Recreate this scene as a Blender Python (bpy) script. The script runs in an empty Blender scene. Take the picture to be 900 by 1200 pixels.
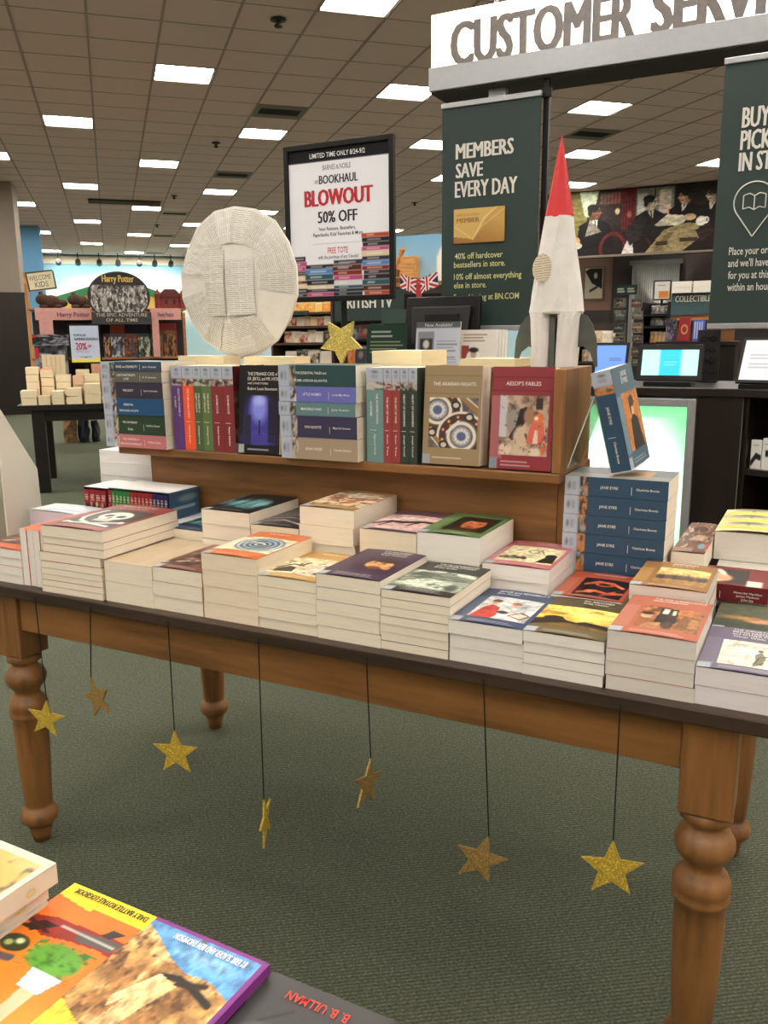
import bpy, math, random
import numpy as np
from mathutils import Matrix, Vector

random.seed(7)
SC = bpy.context.scene
COL = SC.collection

# ------------------------------------------------------------------ camera
F_PX, PITCH, YAW, ROLL = 991.56, -0.2026, 0.4745, -0.0089
CAM = np.array([1.0746, -1.2909, 1.2458])
_c, _s = math.cos, math.sin
FWD = np.array([-_s(YAW)*_c(PITCH), _c(YAW)*_c(PITCH), _s(PITCH)])
_r = np.array([_c(YAW), _s(YAW), 0.0]); _u = np.cross(_r, FWD)
RIGHT = _r*_c(ROLL) + _u*_s(ROLL); UP = -_r*_s(ROLL) + _u*_c(ROLL)
cd = bpy.data.cameras.new('camera'); cam = bpy.data.objects.new('camera', cd); COL.objects.link(cam)
cd.sensor_fit = 'VERTICAL'; cd.sensor_height = 36.0; cd.lens = F_PX/1200*36.0
cd.clip_start = 0.02; cd.clip_end = 200
cam.matrix_world = Matrix([[RIGHT[i], UP[i], -FWD[i], CAM[i]] for i in range(3)] + [[0, 0, 0, 1]])
SC.camera = cam

# ------------------------------------------------------------------ world and exposure
wd = bpy.data.worlds.new('world'); SC.world = wd; wd.use_nodes = True
wd.node_tree.nodes['Background'].inputs[0].default_value = (1.0, 0.93, 0.82, 1)
wd.node_tree.nodes['Background'].inputs[1].default_value = 0.05
vs = SC.view_settings
vs.view_transform = 'Standard'; vs.look = 'None'; vs.gamma = 1.0; vs.use_curve_mapping = False
vs.exposure = 1.4
PANEL_STRENGTH = 14.0

# ------------------------------------------------------------------ pixel helpers (a pixel gives a direction; the plane gives the distance)
def ray(px, py): return FWD*F_PX + RIGHT*(px-450) - UP*(py-600)
def onz(px, py, z): d = ray(px, py); return CAM + d*(z-CAM[2])/d[2]
def ony(px, py, y): d = ray(px, py); return CAM + d*(y-CAM[1])/d[1]
TH = math.radians(44.7)                       # the shop's own axes: a runs right, b runs away
UA = np.array([_c(TH), _s(TH), 0.0]); VA = np.array([-_s(TH), _c(TH), 0.0])
def B(a, b, z): return UA*a + VA*b + np.array([0, 0, z])
def onb(px, py, b):
    d = ray(px, py); P = CAM + d*(b-CAM@VA)/(d@VA); return P@UA, P[2]
def proj(P):
    d = np.asarray(P, float)-CAM; w = d@FWD
    if w < .05: return None
    return 450+F_PX*(d@RIGHT)/w, 600-F_PX*(d@UP)/w

# ------------------------------------------------------------------ materials
def lin(c): return [((x/255+.055)/1.055)**2.4 if x/255 > .04045 else x/255/12.92 for x in c]
_M = {}
def mat(rgb, rough=.5, metal=0.0, spec=.5, kind=None, emit=0, sc=40.0, amp=.12, bump=0.0, name=None):
    key = (tuple(rgb), rough, metal, spec, kind, emit, sc, amp, bump)
    if key in _M: return _M[key]
    m = bpy.data.materials.new(name or (kind or 'paint')); m.use_nodes = True
    nt = m.node_tree; N = nt.nodes; L = nt.links
    b = N['Principled BSDF']; l = lin(rgb)
    b.inputs['Base Color'].default_value = (*l, 1); b.inputs['Roughness'].default_value = rough
    b.inputs['Metallic'].default_value = metal; b.inputs['Specular IOR Level'].default_value = spec
    if emit:
        b.inputs['Emission Color'].default_value = (*l, 1); b.inputs['Emission Strength'].default_value = emit
    def co(scale, t='Object'):
        tc = N.new('ShaderNodeTexCoord'); mp = N.new('ShaderNodeMapping'); mp.inputs['Scale'].default_value = scale
        L.new(tc.outputs[t], mp.inputs[0]); return mp.outputs[0]
    def noise(vec, scale, det=4, rgh=.6):
        n = N.new('ShaderNodeTexNoise'); n.inputs['Scale'].default_value = scale; n.inputs['Detail'].default_value = det
        n.inputs['Roughness'].default_value = rgh; L.new(vec, n.inputs['Vector']); return n
    def ramp(fac, stops):
        r = N.new('ShaderNodeValToRGB'); e = r.color_ramp.elements
        e[0].position, e[0].color = stops[0][0], (*stops[0][1], 1); e[1].position, e[1].color = stops[-1][0], (*stops[-1][1], 1)
        for p, c in stops[1:-1]:
            k = e.new(p); k.color = (*c, 1)
        L.new(fac, r.inputs[0]); return r.outputs[0]
    def bumpit(h, strength, dist=.001):
        bp = N.new('ShaderNodeBump'); bp.inputs['Strength'].default_value = strength; bp.inputs['Distance'].default_value = dist
        L.new(h, bp.inputs['Height']); L.new(bp.outputs[0], b.inputs['Normal'])
    def scl(k): return [min(1, x*k) for x in l]
    if kind in ('paint', 'cloth'):
        n = noise(co((1, 1, 1)), sc); L.new(ramp(n.outputs[0], [(.3, scl(1-amp)), (.7, scl(1+amp))]), b.inputs['Base Color'])
        if bump: bumpit(n.outputs[0], bump)
    elif kind == 'pages':                      # fine lines between the leaves: local z is the thickness
        n = noise(co((6, 6, 900)), 1.0, 3, .7); n2 = noise(co((9, 9, 60)), 1.0, 2)
        mx = N.new('ShaderNodeMath'); mx.operation = 'ADD'; L.new(n.outputs[0], mx.inputs[0]); L.new(n2.outputs[0], mx.inputs[1])
        L.new(ramp(mx.outputs[0], [(.75, scl(.94)), (1.2, scl(1.03))]), b.inputs['Base Color']); bumpit(n.outputs[0], .15, .0004)
    elif kind == 'wood':
        sq = {0: (2.2, 22, 22), 1: (22, 2.2, 22), 2: (22, 22, 2.2)}[int(sc)]
        v = co(sq); n = noise(v, 1.2, 8, .62)
        w = N.new('ShaderNodeTexNoise'); w.inputs['Scale'].default_value = 1.0; w.inputs['Detail'].default_value = 1
        kn = N.new('ShaderNodeTexVoronoi'); kn.inputs['Scale'].default_value = 1.0
        L.new(co({0: (3.2, 9, 9), 1: (9, 3.2, 9), 2: (9, 9, 3.2)}[int(sc)]), kn.inputs['Vector'])
        base = ramp(n.outputs[0], [(.30, scl(.50)), (.5, scl(.96)), (.70, scl(1.30))])
        kr = ramp(kn.outputs['Distance'], [(.035, (.22, .13, .07)), (.11, (1, 1, 1))])
        mm = N.new('ShaderNodeMix'); mm.data_type = 'RGBA'; mm.blend_type = 'MULTIPLY'; mm.inputs[0].default_value = .75
        L.new(base, mm.inputs[6]); L.new(kr, mm.inputs[7]); L.new(mm.outputs[2], b.inputs['Base Color']); bumpit(n.outputs[0], .12)
    elif kind == 'carpet':
        v = co((1, 1, 1)); n = noise(v, 150, 6, .85); n2 = noise(v, 900, 2, .6)
        wv = N.new('ShaderNodeTexWave'); wv.inputs['Scale'].default_value = 34; wv.inputs['Distortion'].default_value = 2.5
        wv.inputs['Detail'].default_value = 2; wv.inputs['Detail Scale'].default_value = 6
        mp = N.new('ShaderNodeMapping'); mp.inputs['Rotation'].default_value = (0, 0, math.radians(100))
        L.new(v, mp.inputs[0]); L.new(mp.outputs[0], wv.inputs['Vector'])
        a1 = N.new('ShaderNodeMath'); a1.operation = 'MULTIPLY_ADD'; L.new(n.outputs[0], a1.inputs[0]); a1.inputs[1].default_value = .86
        a2 = N.new('ShaderNodeMath'); a2.operation = 'MULTIPLY'; L.new(wv.outputs[0], a2.inputs[0]); a2.inputs[1].default_value = .11
        L.new(a2.outputs[0], a1.inputs[2])
        L.new(ramp(a1.outputs[0], [(.32, scl(.40)), (.5, l), (.64, scl(2.1))]), b.inputs['Base Color'])
        bumpit(a1.outputs[0], .6, .006)
    elif kind == 'glitter':
        vo = N.new('ShaderNodeTexVoronoi'); vo.inputs['Scale'].default_value = 420; L.new(co((1, 1, 1)), vo.inputs['Vector'])
        L.new(ramp(vo.outputs['Color'], [(.1, scl(.78)), (.6, l), (.92, scl(1.5))]), b.inputs['Base Color'])
        mp = N.new('ShaderNodeVectorMath'); mp.operation = 'SUBTRACT'; L.new(vo.outputs['Color'], mp.inputs[0]); mp.inputs[1].default_value = (.5, .5, .5)
        ge = N.new('ShaderNodeNewGeometry'); ml = N.new('ShaderNodeVectorMath'); ml.operation = 'MULTIPLY_ADD'
        L.new(mp.outputs[0], ml.inputs[0]); ml.inputs[1].default_value = (.5, .5, .5); L.new(ge.outputs['Normal'], ml.inputs[2])
        nm = N.new('ShaderNodeVectorMath'); nm.operation = 'NORMALIZE'; L.new(ml.outputs[0], nm.inputs[0]); L.new(nm.outputs[0], b.inputs['Normal'])
    elif kind == 'print':
        at = N.new('ShaderNodeAttribute'); at.attribute_name = 'Col'; L.new(at.outputs[0], b.inputs['Base Color'])
        if emit:
            L.new(at.outputs[0], b.inputs['Emission Color'])
    elif kind == 'textlines':                  # a printed page: rows of small grey type
        bk = N.new('ShaderNodeTexBrick'); bk.inputs['Scale'].default_value = 1.0
        for k, v in (('Color1', scl(.52)), ('Color2', scl(.70)), ('Mortar', l)): bk.inputs[k].default_value = (*v, 1)
        bk.inputs['Mortar Size'].default_value = .0018; bk.inputs['Brick Width'].default_value = .043; bk.inputs['Row Height'].default_value = .0052
        bk.inputs['Mortar Smooth'].default_value = .3
        L.new(co((1, 1, 1), 'UV'), bk.inputs['Vector']); L.new(bk.outputs[0], b.inputs['Base Color']); bumpit(noise(co((1, 1, 1)), 26, 4).outputs[0], .7, .006)
    elif kind == 'paper':
        n = noise(co((1, 1, 1)), sc, 5); L.new(ramp(n.outputs[0], [(.3, scl(.93)), (.7, scl(1.03))]), b.inputs['Base Color']); bumpit(n.outputs[0], bump or .4, .004)
    elif kind == 'glass':
        b.inputs['Transmission Weight'].default_value = .95; b.inputs['IOR'].default_value = 1.35; b.inputs['Alpha'].default_value = .45
    _M[key] = m; return m

def pages(rgb): return mat(rgb, .8, kind='pages', name='page_edges', spec=.2)
def ink(rgb): return mat(rgb, .5, name='printed_ink', kind='paint', amp=.03)
PRINT = mat((255, 255, 255), .38, kind='print', name='printed_cover', spec=.4)
MATTE = mat((255, 255, 254), .7, kind='print', name='printed_board', spec=.25)
SCREEN = mat((255, 255, 253), .3, kind='print', emit=.22, name='lit_screen')
PINE = mat((136, 94, 50), .42, kind='wood', sc=0, name='pine_along'); PINE_Z = mat((140, 96, 52), .42, kind='wood', sc=2, name='pine_upright')
PINE_TOP = mat((60, 44, 32), .5, kind='wood', sc=0, name='dark_table_edge')
RISER = mat((132, 92, 50), .45, kind='wood', sc=0, name='riser_wood'); RISER_Z = mat((140, 98, 54), .45, kind='wood', sc=2, name='riser_upright')
DARKWOOD = mat((27, 18, 15), .35, kind='wood', sc=2, name='espresso_wood')
BLACK = mat((9, 9, 9), .45, spec=.3, kind='paint', name='black_plastic'); BLACKW = mat((16, 13, 12), .35, kind='wood', sc=0, name='black_wood')
SILVER = mat((165, 168, 172), .35, metal=.5, kind='paint', amp=.04, name='brushed_silver')
WHITE = mat((235, 234, 230), .6, kind='paint', amp=.02, name='white_board')
GREEN = mat((30, 52, 48), .55, kind='paint', amp=.04, sc=3, name='banner_green')
ACRYL = mat((235, 250, 240), .05, kind='glass', name='clear_acrylic')

# ------------------------------------------------------------------ objects
MW = {}
def thing(name, label, cat, loc=(0, 0, 0), rotz=0.0, group=None, M=None):
    o = bpy.data.objects.new(name, None); COL.objects.link(o); o.empty_display_size = .05
    m = M if M is not None else Matrix.Translation(Vector([float(x) for x in loc])) @ Matrix.Rotation(rotz, 4, 'Z')
    o.matrix_world = m; MW[o.name] = m.copy(); tag(o, label, cat, group); return o
def tag(o, label=None, cat=None, group=None, kind=None):
    if label: o['label'] = label
    if cat: o['category'] = cat
    if group: o['group'] = group
    if kind: o['kind'] = kind
    return o
def mesh(name, V, Fs, m, smooth=False):
    me = bpy.data.meshes.new(name); me.from_pydata([tuple(map(float, v)) for v in V], [], [tuple(f) for f in Fs]); me.update()
    if m: me.materials.append(m)
    if smooth: me.polygons.foreach_set('use_smooth', [True]*len(me.polygons))
    return me
def put(name, me, parent=None, loc=None, rotz=0):
    o = bpy.data.objects.new(name, me); COL.objects.link(o)
    if parent is not None: o.parent = parent; MW[o.name] = MW[parent.name]
    else:
        m = Matrix.Translation(Vector([float(x) for x in (loc if loc is not None else (0, 0, 0))])) @ Matrix.Rotation(rotz, 4, 'Z')
        o.matrix_world = m; MW[o.name] = m
    return o
class MB:
    """collects shapes into one mesh"""
    def __init__(s): s.V = []; s.F = []
    def add(s, V, Fs):
        k = len(s.V); s.V += [tuple(map(float, v)) for v in V]; s.F += [tuple(i+k for i in f) for f in Fs]; return s
    def box(s, a, b):
        x0, y0, z0 = a; x1, y1, z1 = b
        return s.add([(x0, y0, z0), (x1, y0, z0), (x1, y1, z0), (x0, y1, z0), (x0, y0, z1), (x1, y0, z1), (x1, y1, z1), (x0, y1, z1)],
                     [(0, 3, 2, 1), (4, 5, 6, 7), (0, 1, 5, 4), (1, 2, 6, 5), (2, 3, 7, 6), (3, 0, 4, 7)])
    def obox(s, P, ex, ey, ez):
        P, ex, ey, ez = map(np.asarray, (P, ex, ey, ez))
        return s.add([P, P+ex, P+ex+ey, P+ey, P+ez, P+ex+ez, P+ex+ey+ez, P+ey+ez],
                     [(0, 3, 2, 1), (4, 5, 6, 7), (0, 1, 5, 4), (1, 2, 6, 5), (2, 3, 7, 6), (3, 0, 4, 7)])
    def lathe(s, prof, c=(0, 0, 0), n=20):
        V = []; Fs = []
        for r, z in prof:
            for k in range(n):
                t = 2*math.pi*k/n; V.append((c[0]+r*_c(t), c[1]+r*_s(t), c[2]+z))
        for i in range(len(prof)-1):
            for k in range(n): Fs.append((i*n+k, i*n+(k+1) % n, (i+1)*n+(k+1) % n, (i+1)*n+k))
        Fs.append(tuple(range(n-1, -1, -1))); Fs.append(tuple((len(prof)-1)*n+k for k in range(n)))
        return s.add(V, Fs)
    def tube(s, p, q, r, n=8, r2=None):
        p, q = np.asarray(p, float), np.asarray(q, float); d = q-p; d = d/np.linalg.norm(d)
        a = np.cross(d, (0, 0, 1) if abs(d[2]) < .9 else (1, 0, 0)); a /= np.linalg.norm(a); b = np.cross(d, a); V = []
        for c, rr in ((p, r), (q, r if r2 is None else r2)):
            for k in range(n): t = 2*math.pi*k/n; V.append(c+a*rr*_c(t)+b*rr*_s(t))
        return s.add(V, [(k, (k+1) % n, n+(k+1) % n, n+k) for k in range(n)] + [tuple(range(n-1, -1, -1)), tuple(range(n, 2*n))])
    def prism(s, pts, ez):
        """a flat outline (list of 3d points) with thickness vector ez"""
        n = len(pts); P = [np.asarray(p, float) for p in pts]; e = np.asarray(ez, float)
        return s.add(P+[p+e for p in P], [tuple(range(n-1, -1, -1)), tuple(range(n, 2*n))]+[(k, (k+1) % n, n+(k+1) % n, n+k) for k in range(n)])
    def world(s, parent):
        m = np.array(MW[parent.name].inverted()); V = np.array(s.V); s.V = [tuple(v) for v in (V@m[:3, :3].T+m[:3, 3])]; return s
    def build(s, name, m, parent=None, world=False, smooth=False, bevel=0, loc=None):
        if world and parent is not None: s.world(parent)
        if loc is not None: s.V = [(x-loc[0], y-loc[1], z-loc[2]) for x, y, z in s.V]
        o = put(name, mesh(name, s.V, s.F, m, smooth), parent, loc)
        if bevel:
            md = o.modifiers.new('bevel', 'BEVEL'); md.width = bevel; md.segments = 2; md.limit_method = 'ANGLE'
        return o
def part(name, m, parent, a, b, bevel=0): return MB().box(a, b).build(name, m, parent, bevel=bevel)
def single(name, mb, m, label, cat, group=None, smooth=False, bevel=0):
    """a thing that is one mesh, given in world coordinates, origin at its base"""
    V = np.array(mb.V); lo = V.min(0); hi = V.max(0)
    o = mb.build(name, m, None, smooth=smooth, bevel=bevel, loc=((lo[0]+hi[0])/2, (lo[1]+hi[1])/2, lo[2])); return tag(o, label, cat, group)

# ------------------------------------------------------------------ lettering
_T = {}
def text_shape(s, bold):
    k = (s, bold)
    if k not in _T:
        c = bpy.data.curves.new('lettering', 'FONT'); c.body = s; c.resolution_u = 2; c.offset = 0 if bold >= .02 else min(bold, .008); c.space_line = 1.0
        o = bpy.data.objects.new('lettering', c); me = bpy.data.meshes.new_from_object(o)
        V = np.array([v.co[:2] for v in me.vertices]); Fs = [tuple(p.vertices) for p in me.polygons]
        bpy.data.objects.remove(o); bpy.data.curves.remove(c); bpy.data.meshes.remove(me)
        if len(V):
            V = np.c_[V-np.array([V[:, 0].min(), 0]), np.zeros(len(V))]
            if bold >= .02:                    # heavier strokes: the same outlines set twice more, a hair apart
                n = len(V); V = np.concatenate([V, V+np.array([bold*1.3, 0, 1]), V+np.array([bold*2.6, 0, 2])]); Fs = Fs+[tuple(i+n for i in f) for f in Fs]+[tuple(i+2*n for i in f) for f in Fs]
        _T[k] = (V, Fs)
    return _T[k]
def text(s, parent, P, ex, ey, h, w, m, bold=.012, align='l', name='lettering', eps=.0006):
    """P: baseline start in the parent's own frame; ex, ey unit vectors; h cap height; w total width (None keeps the font's own)"""
    V, Fs = text_shape(s, bold)
    if not len(V): return None
    ex, ey = np.asarray(ex, float), np.asarray(ey, float); n = np.cross(ex, ey)
    k = h/.70; W = V[:, 0].max(); sx = k if w is None else w/W
    off = {'l': 0, 'c': -W*sx/2, 'r': -W*sx}[align]
    X = np.asarray(P, float)+np.outer(V[:, 0]*sx+off, ex)+np.outer(V[:, 1]*k, ey)+np.outer(eps+V[:, 2]*eps*.25, n)
    return put(name, mesh(name, X, Fs, m), parent)
def ptext(s, parent, Y, pl, pr, pyb, pyt, m, bold=.012, name='lettering', eps=.0009):
    """lettering on an upright board parallel to the table, measured in photograph pixels"""
    a = ony(pl, pyb, Y); b = ony(pr, pyb, Y); t = ony(pl, pyt, Y); o = np.array(MW[parent.name].translation)
    return text(s, parent, np.array([a[0], Y, a[2]])-o, (1, 0, 0), (0, 0, 1), t[2]-a[2], b[0]-a[0], m, bold, name=name, eps=eps)

# ------------------------------------------------------------------ flat print: colours worked out on a grid
class Art:
    def __init__(s, nx=64, ny=96, c=(255, 255, 255)):
        s.nx, s.ny = nx, ny; s.U, s.V = np.meshgrid(np.linspace(0, 1, nx), np.linspace(0, 1, ny)); s.root = s
        s.C = np.ones((ny, nx, 3))*np.array(c, float); s.mask = np.ones((ny, nx)); s.e = 1.2/nx
    def sub(s, u0, v0, u1, v1):
        t = object.__new__(Art); t.root = s.root; t.nx, t.ny = s.nx, s.ny
        t.U = (s.U-u0)/(u1-u0); t.V = (s.V-v0)/(v1-v0); t.mask = s.mask*((t.U >= 0) & (t.U <= 1) & (t.V >= 0) & (t.V <= 1)); t.e = s.e/(u1-u0); return t
    def mix(s, al, c):
        al = (np.clip(al, 0, 1)*s.mask)[..., None]; R = s.root; R.C = R.C*(1-al)+np.array(c, float)*al; return s
    def fill(s, c): return s.mix(np.ones_like(s.U), c)
    def rect(s, u0, v0, u1, v1, c):
        d = np.minimum(np.minimum(s.U-u0, u1-s.U), np.minimum(s.V-v0, v1-s.V)); return s.mix(d/s.e+.5, c)
    def ell(s, u, v, ru, rv, c, soft=None, rot=0):
        du, dv = s.U-u, s.V-v; cr, sr = _c(rot), _s(rot); a = (du*cr+dv*sr)/ru; b = (-du*sr+dv*cr)/rv
        d = (1-np.sqrt(a*a+b*b))*min(ru, rv); return s.mix(d/(soft or s.e)+.5, c)
    def ring(s, u, v, ru, rv, w, c):
        d = np.abs(np.sqrt(((s.U-u)/ru)**2+((s.V-v)/rv)**2)-1); return s.mix((w-d)/.05+.5, c)
    def poly(s, pts, c):
        x, y = s.U, s.V; ins = np.zeros_like(x, bool); n = len(pts)
        for i in range(n):
            (x0, y0), (x1, y1) = pts[i], pts[(i+1) % n]
            if y0 == y1: continue
            k = ((y0 > y) != (y1 > y)) & (x < (x1-x0)*(y-y0)/(y1-y0)+x0); ins ^= k
        return s.mix(ins.astype(float), c)
    def line(s, p, q, w, c):
        p, q = np.array(p, float), np.array(q, float); d = q-p; L2 = d@d; t = np.clip(((s.U-p[0])*d[0]+(s.V-p[1])*d[1])/L2, 0, 1)
        r = np.hypot(s.U-p[0]-t*d[0], s.V-p[1]-t*d[1]); return s.mix((w-r)/s.e+.5, c)
    def path(s, pts, w, c):
        for a, b in zip(pts, pts[1:]): s.line(a, b, w, c)
        return s
    def grad(s, c0, c1, ang=90):
        t = np.clip(s.U*_c(math.radians(ang))+s.V*_s(math.radians(ang)), 0, 1)[..., None]*s.mask[..., None]; R = s.root
        m = s.mask[..., None]; R.C = R.C*(1-m)+m*(np.array(c0)*(1-t)+np.array(c1)*t); return s
    def nz(s, f, seed, fy=None):
        rg = np.random.RandomState(seed); out = 0; amp = 1; tot = 0
        for o in range(3):
            fx = max(2, int(f*2**o)); gy = max(2, int((fy or f)*2**o)); g = rg.rand(gy+2, fx+2)
            x = np.clip(s.U, 0, 1)*fx; y = np.clip(s.V, 0, 1)*gy; i = np.minimum(x.astype(int), fx); j = np.minimum(y.astype(int), gy); a = x-i; b = y-j
            out = out+amp*(g[j, i]*(1-a)*(1-b)+g[j, i+1]*a*(1-b)+g[j+1, i]*(1-a)*b+g[j+1, i+1]*a*b); tot += amp; amp *= .55
        return out/tot
    def blot(s, f, seed, th, c, k=6, fy=None): return s.mix((s.nz(f, seed, fy)-th)*k+.5, c)
    def paint(s, f=16, seed=1, k=.5):
        """brush texture inside this picture"""
        m = (1+k*(s.nz(f, seed)-.5)*2*s.mask)[..., None]; R = s.root; R.C = np.clip(R.C*m, 0, 255); return s
    def rows(s, u0, v0, u1, v1, n, c, fill=.45, seed=1):
        """rows of tiny type"""
        t = (s.V-v0)/(v1-v0)*n; rg = np.random.RandomState(seed); ln = u1-(u1-u0)*.25*rg.rand(n+2)
        k = np.clip(t.astype(int), 0, n); ok = (t > 0) & (t < n) & ((t % 1) < fill) & (s.U > u0) & (s.U < ln[k]); return s.mix(ok*.75, c)
    def linear(s):
        x = np.clip(s.root.C, 0, 255)/255; return np.where(x > .04045, ((x+.055)/1.055)**2.4, x/12.92)
def art_mesh(name, art, P, ex, ey, m, bulge=None):
    """grid spanned by the full vectors ex (width) and ey (height) from corner P"""
    nx, ny = art.nx, art.ny; P, ex, ey = map(lambda q: np.asarray(q, float), (P, ex, ey)); u = np.linspace(0, 1, nx); v = np.linspace(0, 1, ny)
    X = P+u[None, :, None]*ex+v[:, None, None]*ey
    if bulge is not None:
        n = np.cross(ex, ey); n /= np.linalg.norm(n); X = X+bulge(u[None, :], v[:, None])[..., None]*n
    X = X.reshape(-1, 3); i = np.arange(ny-1)[:, None]*nx+np.arange(nx-1)[None, :]; i = i.ravel()
    Fs = np.stack([i, i+1, i+nx+1, i+nx], 1)
    me = bpy.data.meshes.new(name); me.vertices.add(len(X)); me.vertices.foreach_set('co', X.ravel())
    me.loops.add(Fs.size); me.loops.foreach_set('vertex_index', Fs.ravel().astype(np.int32)); me.polygons.add(len(Fs))
    me.polygons.foreach_set('loop_start', np.arange(0, Fs.size, 4, dtype=np.int32)); me.polygons.foreach_set('loop_total', np.full(len(Fs), 4, np.int32))
    me.update(calc_edges=True)
    a = me.color_attributes.new('Col', 'FLOAT_COLOR', 'POINT'); c = np.ones((len(X), 4)); c[:, :3] = art.linear().reshape(-1, 3); a.data.foreach_set('color', c.ravel())
    me.materials.append(m); return me
def panel(name, art, parent, P, ex, ey, m=None, world=False, bulge=None):
    if world:
        M = np.array(MW[parent.name].inverted()); P = M[:3, :3]@np.asarray(P, float)+M[:3, 3]; ex = M[:3, :3]@np.asarray(ex, float); ey = M[:3, :3]@np.asarray(ey, float)
    return put(name, art_mesh(name, art, P, ex, ey, m or MATTE, bulge), parent)

# ================================================================== the setting
A0, A1, B0, B1, CEIL = -9.0, 17.0, -8.0, 28.4, 3.945
def slab(name, a0, b0, z0, a1, b1, z1, m, parent=None):
    o = MB().box((a0, b0, z0), (a1, b1, z1)).build(name, m); o.rotation_euler = (0, 0, TH); return tag(o, kind='structure')
CARPET = mat((86, 91, 76), .95, kind='carpet', spec=.1, name='green_loop_carpet')
floor = slab('floor', A0, B0, -.05, A1, B1, 0, CARPET)
BEIGE = mat((176, 160, 138), .8, kind='paint', sc=2, amp=.03, name='beige_wall')
TILE = mat((232, 206, 204), .9, kind='paint', sc=220, amp=.06, name='ceiling_tile'); TBAR = mat((168, 150, 142), .6, kind='paint', name='ceiling_bar', amp=.02)  # bars toned darker than the tiles, painting in the shadow gap
ceiling = slab('ceiling', A0, B0, CEIL+.10, A1, B1, CEIL+.16, mat((70, 66, 60), .9, kind='paint', name='plenum')); MW[ceiling.name] = Matrix.Rotation(TH, 4, 'Z')
slab('wall_left', A0-.1, B0, 0, A0, B1, CEIL+.1, BEIGE); slab('wall_right', A1, B0, 0, A1+.1, B1, CEIL+.1, BEIGE)
slab('wall_front', A0, B0-.1, 0, A1, B0, CEIL+.1, BEIGE)
SU, SV = .615, .597
ACa, ACb = float(np.array([-5.10, 6.26, 0])@UA), float(np.array([-5.10, 6.26, 0])@VA)
i0, i1 = int((A0-ACa)/SU)-1, int((A1-ACa)/SU)+1; j0, j1 = int((B0-ACb)/SV)-1, int((B1-ACb)/SV)+1
def is_light(i, j): return j % 4 == 0 and (i-2*((j//4) % 2)) % 4 == 0
bars = MB()
for i in range(i0, i1+1):
    a = ACa+(i-.5)*SU
    if A0 < a < A1: bars.box((a-.011, B0, CEIL-.004), (a+.011, B1, CEIL+.03))
for j in range(j0, j1+1):
    b = ACb+(j-.5)*SV
    if B0 < b < B1: bars.box((A0, b-.006, CEIL+.001), (A1, b+.006, CEIL+.03))
bars.build('ceiling_grid', TBAR, ceiling)
VENT_TILES = {}
def tile_at(px, py):
    P = onz(px, py, CEIL); return round((P@UA-ACa)/SU), round((P@VA-ACb)/SV)
for k, p in enumerate(((326, 130), (290, 208), (218, 252), (201, 278), (700, 157), (187, 298))): VENT_TILES[tile_at(*p)] = k
cand, lights = [], []
for i in range(i0, i1+1):
    for j in range(j0, j1+1):
        a, b = ACa+i*SU, ACb+j*SV
        if not (A0+.2 < a < A1-.2 and B0+.2 < b < B1-.2): continue
        if is_light(i, j): lights.append((a, b)); continue
        if (i, j) in VENT_TILES: continue
        P = B(a, b, CEIL); q = proj(P); area = 0
        if q and -60 < q[0] < 960 and -60 < q[1] < 420: area = 1/np.linalg.norm(P-CAM)**2
        cand.append((area, a, b))
cand.sort(reverse=True)
tme = mesh('ceiling_tile', *(lambda m: (m.V, m.F))(MB().box((-SU/2+.011, -SV/2+.007, 0), (SU/2-.011, SV/2-.007, .015))), TILE)
rest = MB()
for n, (ar, a, b) in enumerate(cand):
    if n < 300 and ar > 0:
        o = bpy.data.objects.new('ceiling_tile', tme); COL.objects.link(o); o.parent = ceiling; o.location = (a, b, CEIL+.004)
    else: rest.box((a-SU/2+.011, b-SV/2+.007, CEIL+.004), (a+SU/2-.011, b+SV/2-.007, CEIL+.019))
tag(rest.build('ceiling_tiles_beyond', TILE, ceiling), kind='stuff')

# ---- recessed light panels
PANEL_EMIT = mat((255, 247, 236), .4, emit=PANEL_STRENGTH, name='light_diffuser')
TROUGH = mat((60, 52, 44), .6, kind='paint', name='light_trim')
fr = MB()
for s in (-1, 1):
    fr.box((min(s*.300, s*.284), -.292, 0), (max(s*.300, s*.284), .292, .05)); fr.box((-.284, min(s*.292, s*.276), 0), (.284, max(s*.292, s*.276), .05))
fme = mesh('trim', fr.V, fr.F, TROUGH); ln = MB().box((-.283, -.275, .012), (.283, .275, .02)); lme = mesh('diffuser', ln.V, ln.F, PANEL_EMIT)
LIGHT_LABELS = [(213, 86, 'large light panel above the paper disc, first of its row'), (69, 143, 'light panel high on the left, above the column'), (305, 157, 'light panel just left of the sale poster top'), (177, 192, 'light panel midway between the column and the paper disc'), (82, 218, 'light panel right above the blue column'), (248, 223, 'light panel directly over the paper disc rim'), (483, 108, 'light panel left of the overhead sign end'), (713, 126, 'largest light panel right of the rocket tip'), (687, 180, 'second light panel right of the rocket cone'), (670, 214, 'light panel touching the red rocket cone'), (435, 2, 'light panel cut by the top edge left of the overhead sign'), (500, 168, 'light panel between the sale poster and the green banner'), (159, 242, 'light panel beside the dark ceiling slot'), (830, 187, 'light panel half hidden by the right banner')]
for a, b in lights:
    q = proj(B(a, b, CEIL)); lbl = 'square recessed light panel set flush in the tiled ceiling'
    if q is not None:
        near = [(math.hypot(q[0]-x, q[1]-y), s) for x, y, s in LIGHT_LABELS]; d_, s = min(near)
        if d_ < 16: lbl = s
    t = thing('ceiling_light', lbl, 'ceiling light', B(a, b, CEIL), TH, 'recessed ceiling lights')
    put('trim', fme, t); put('diffuser', lme, t)
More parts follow.
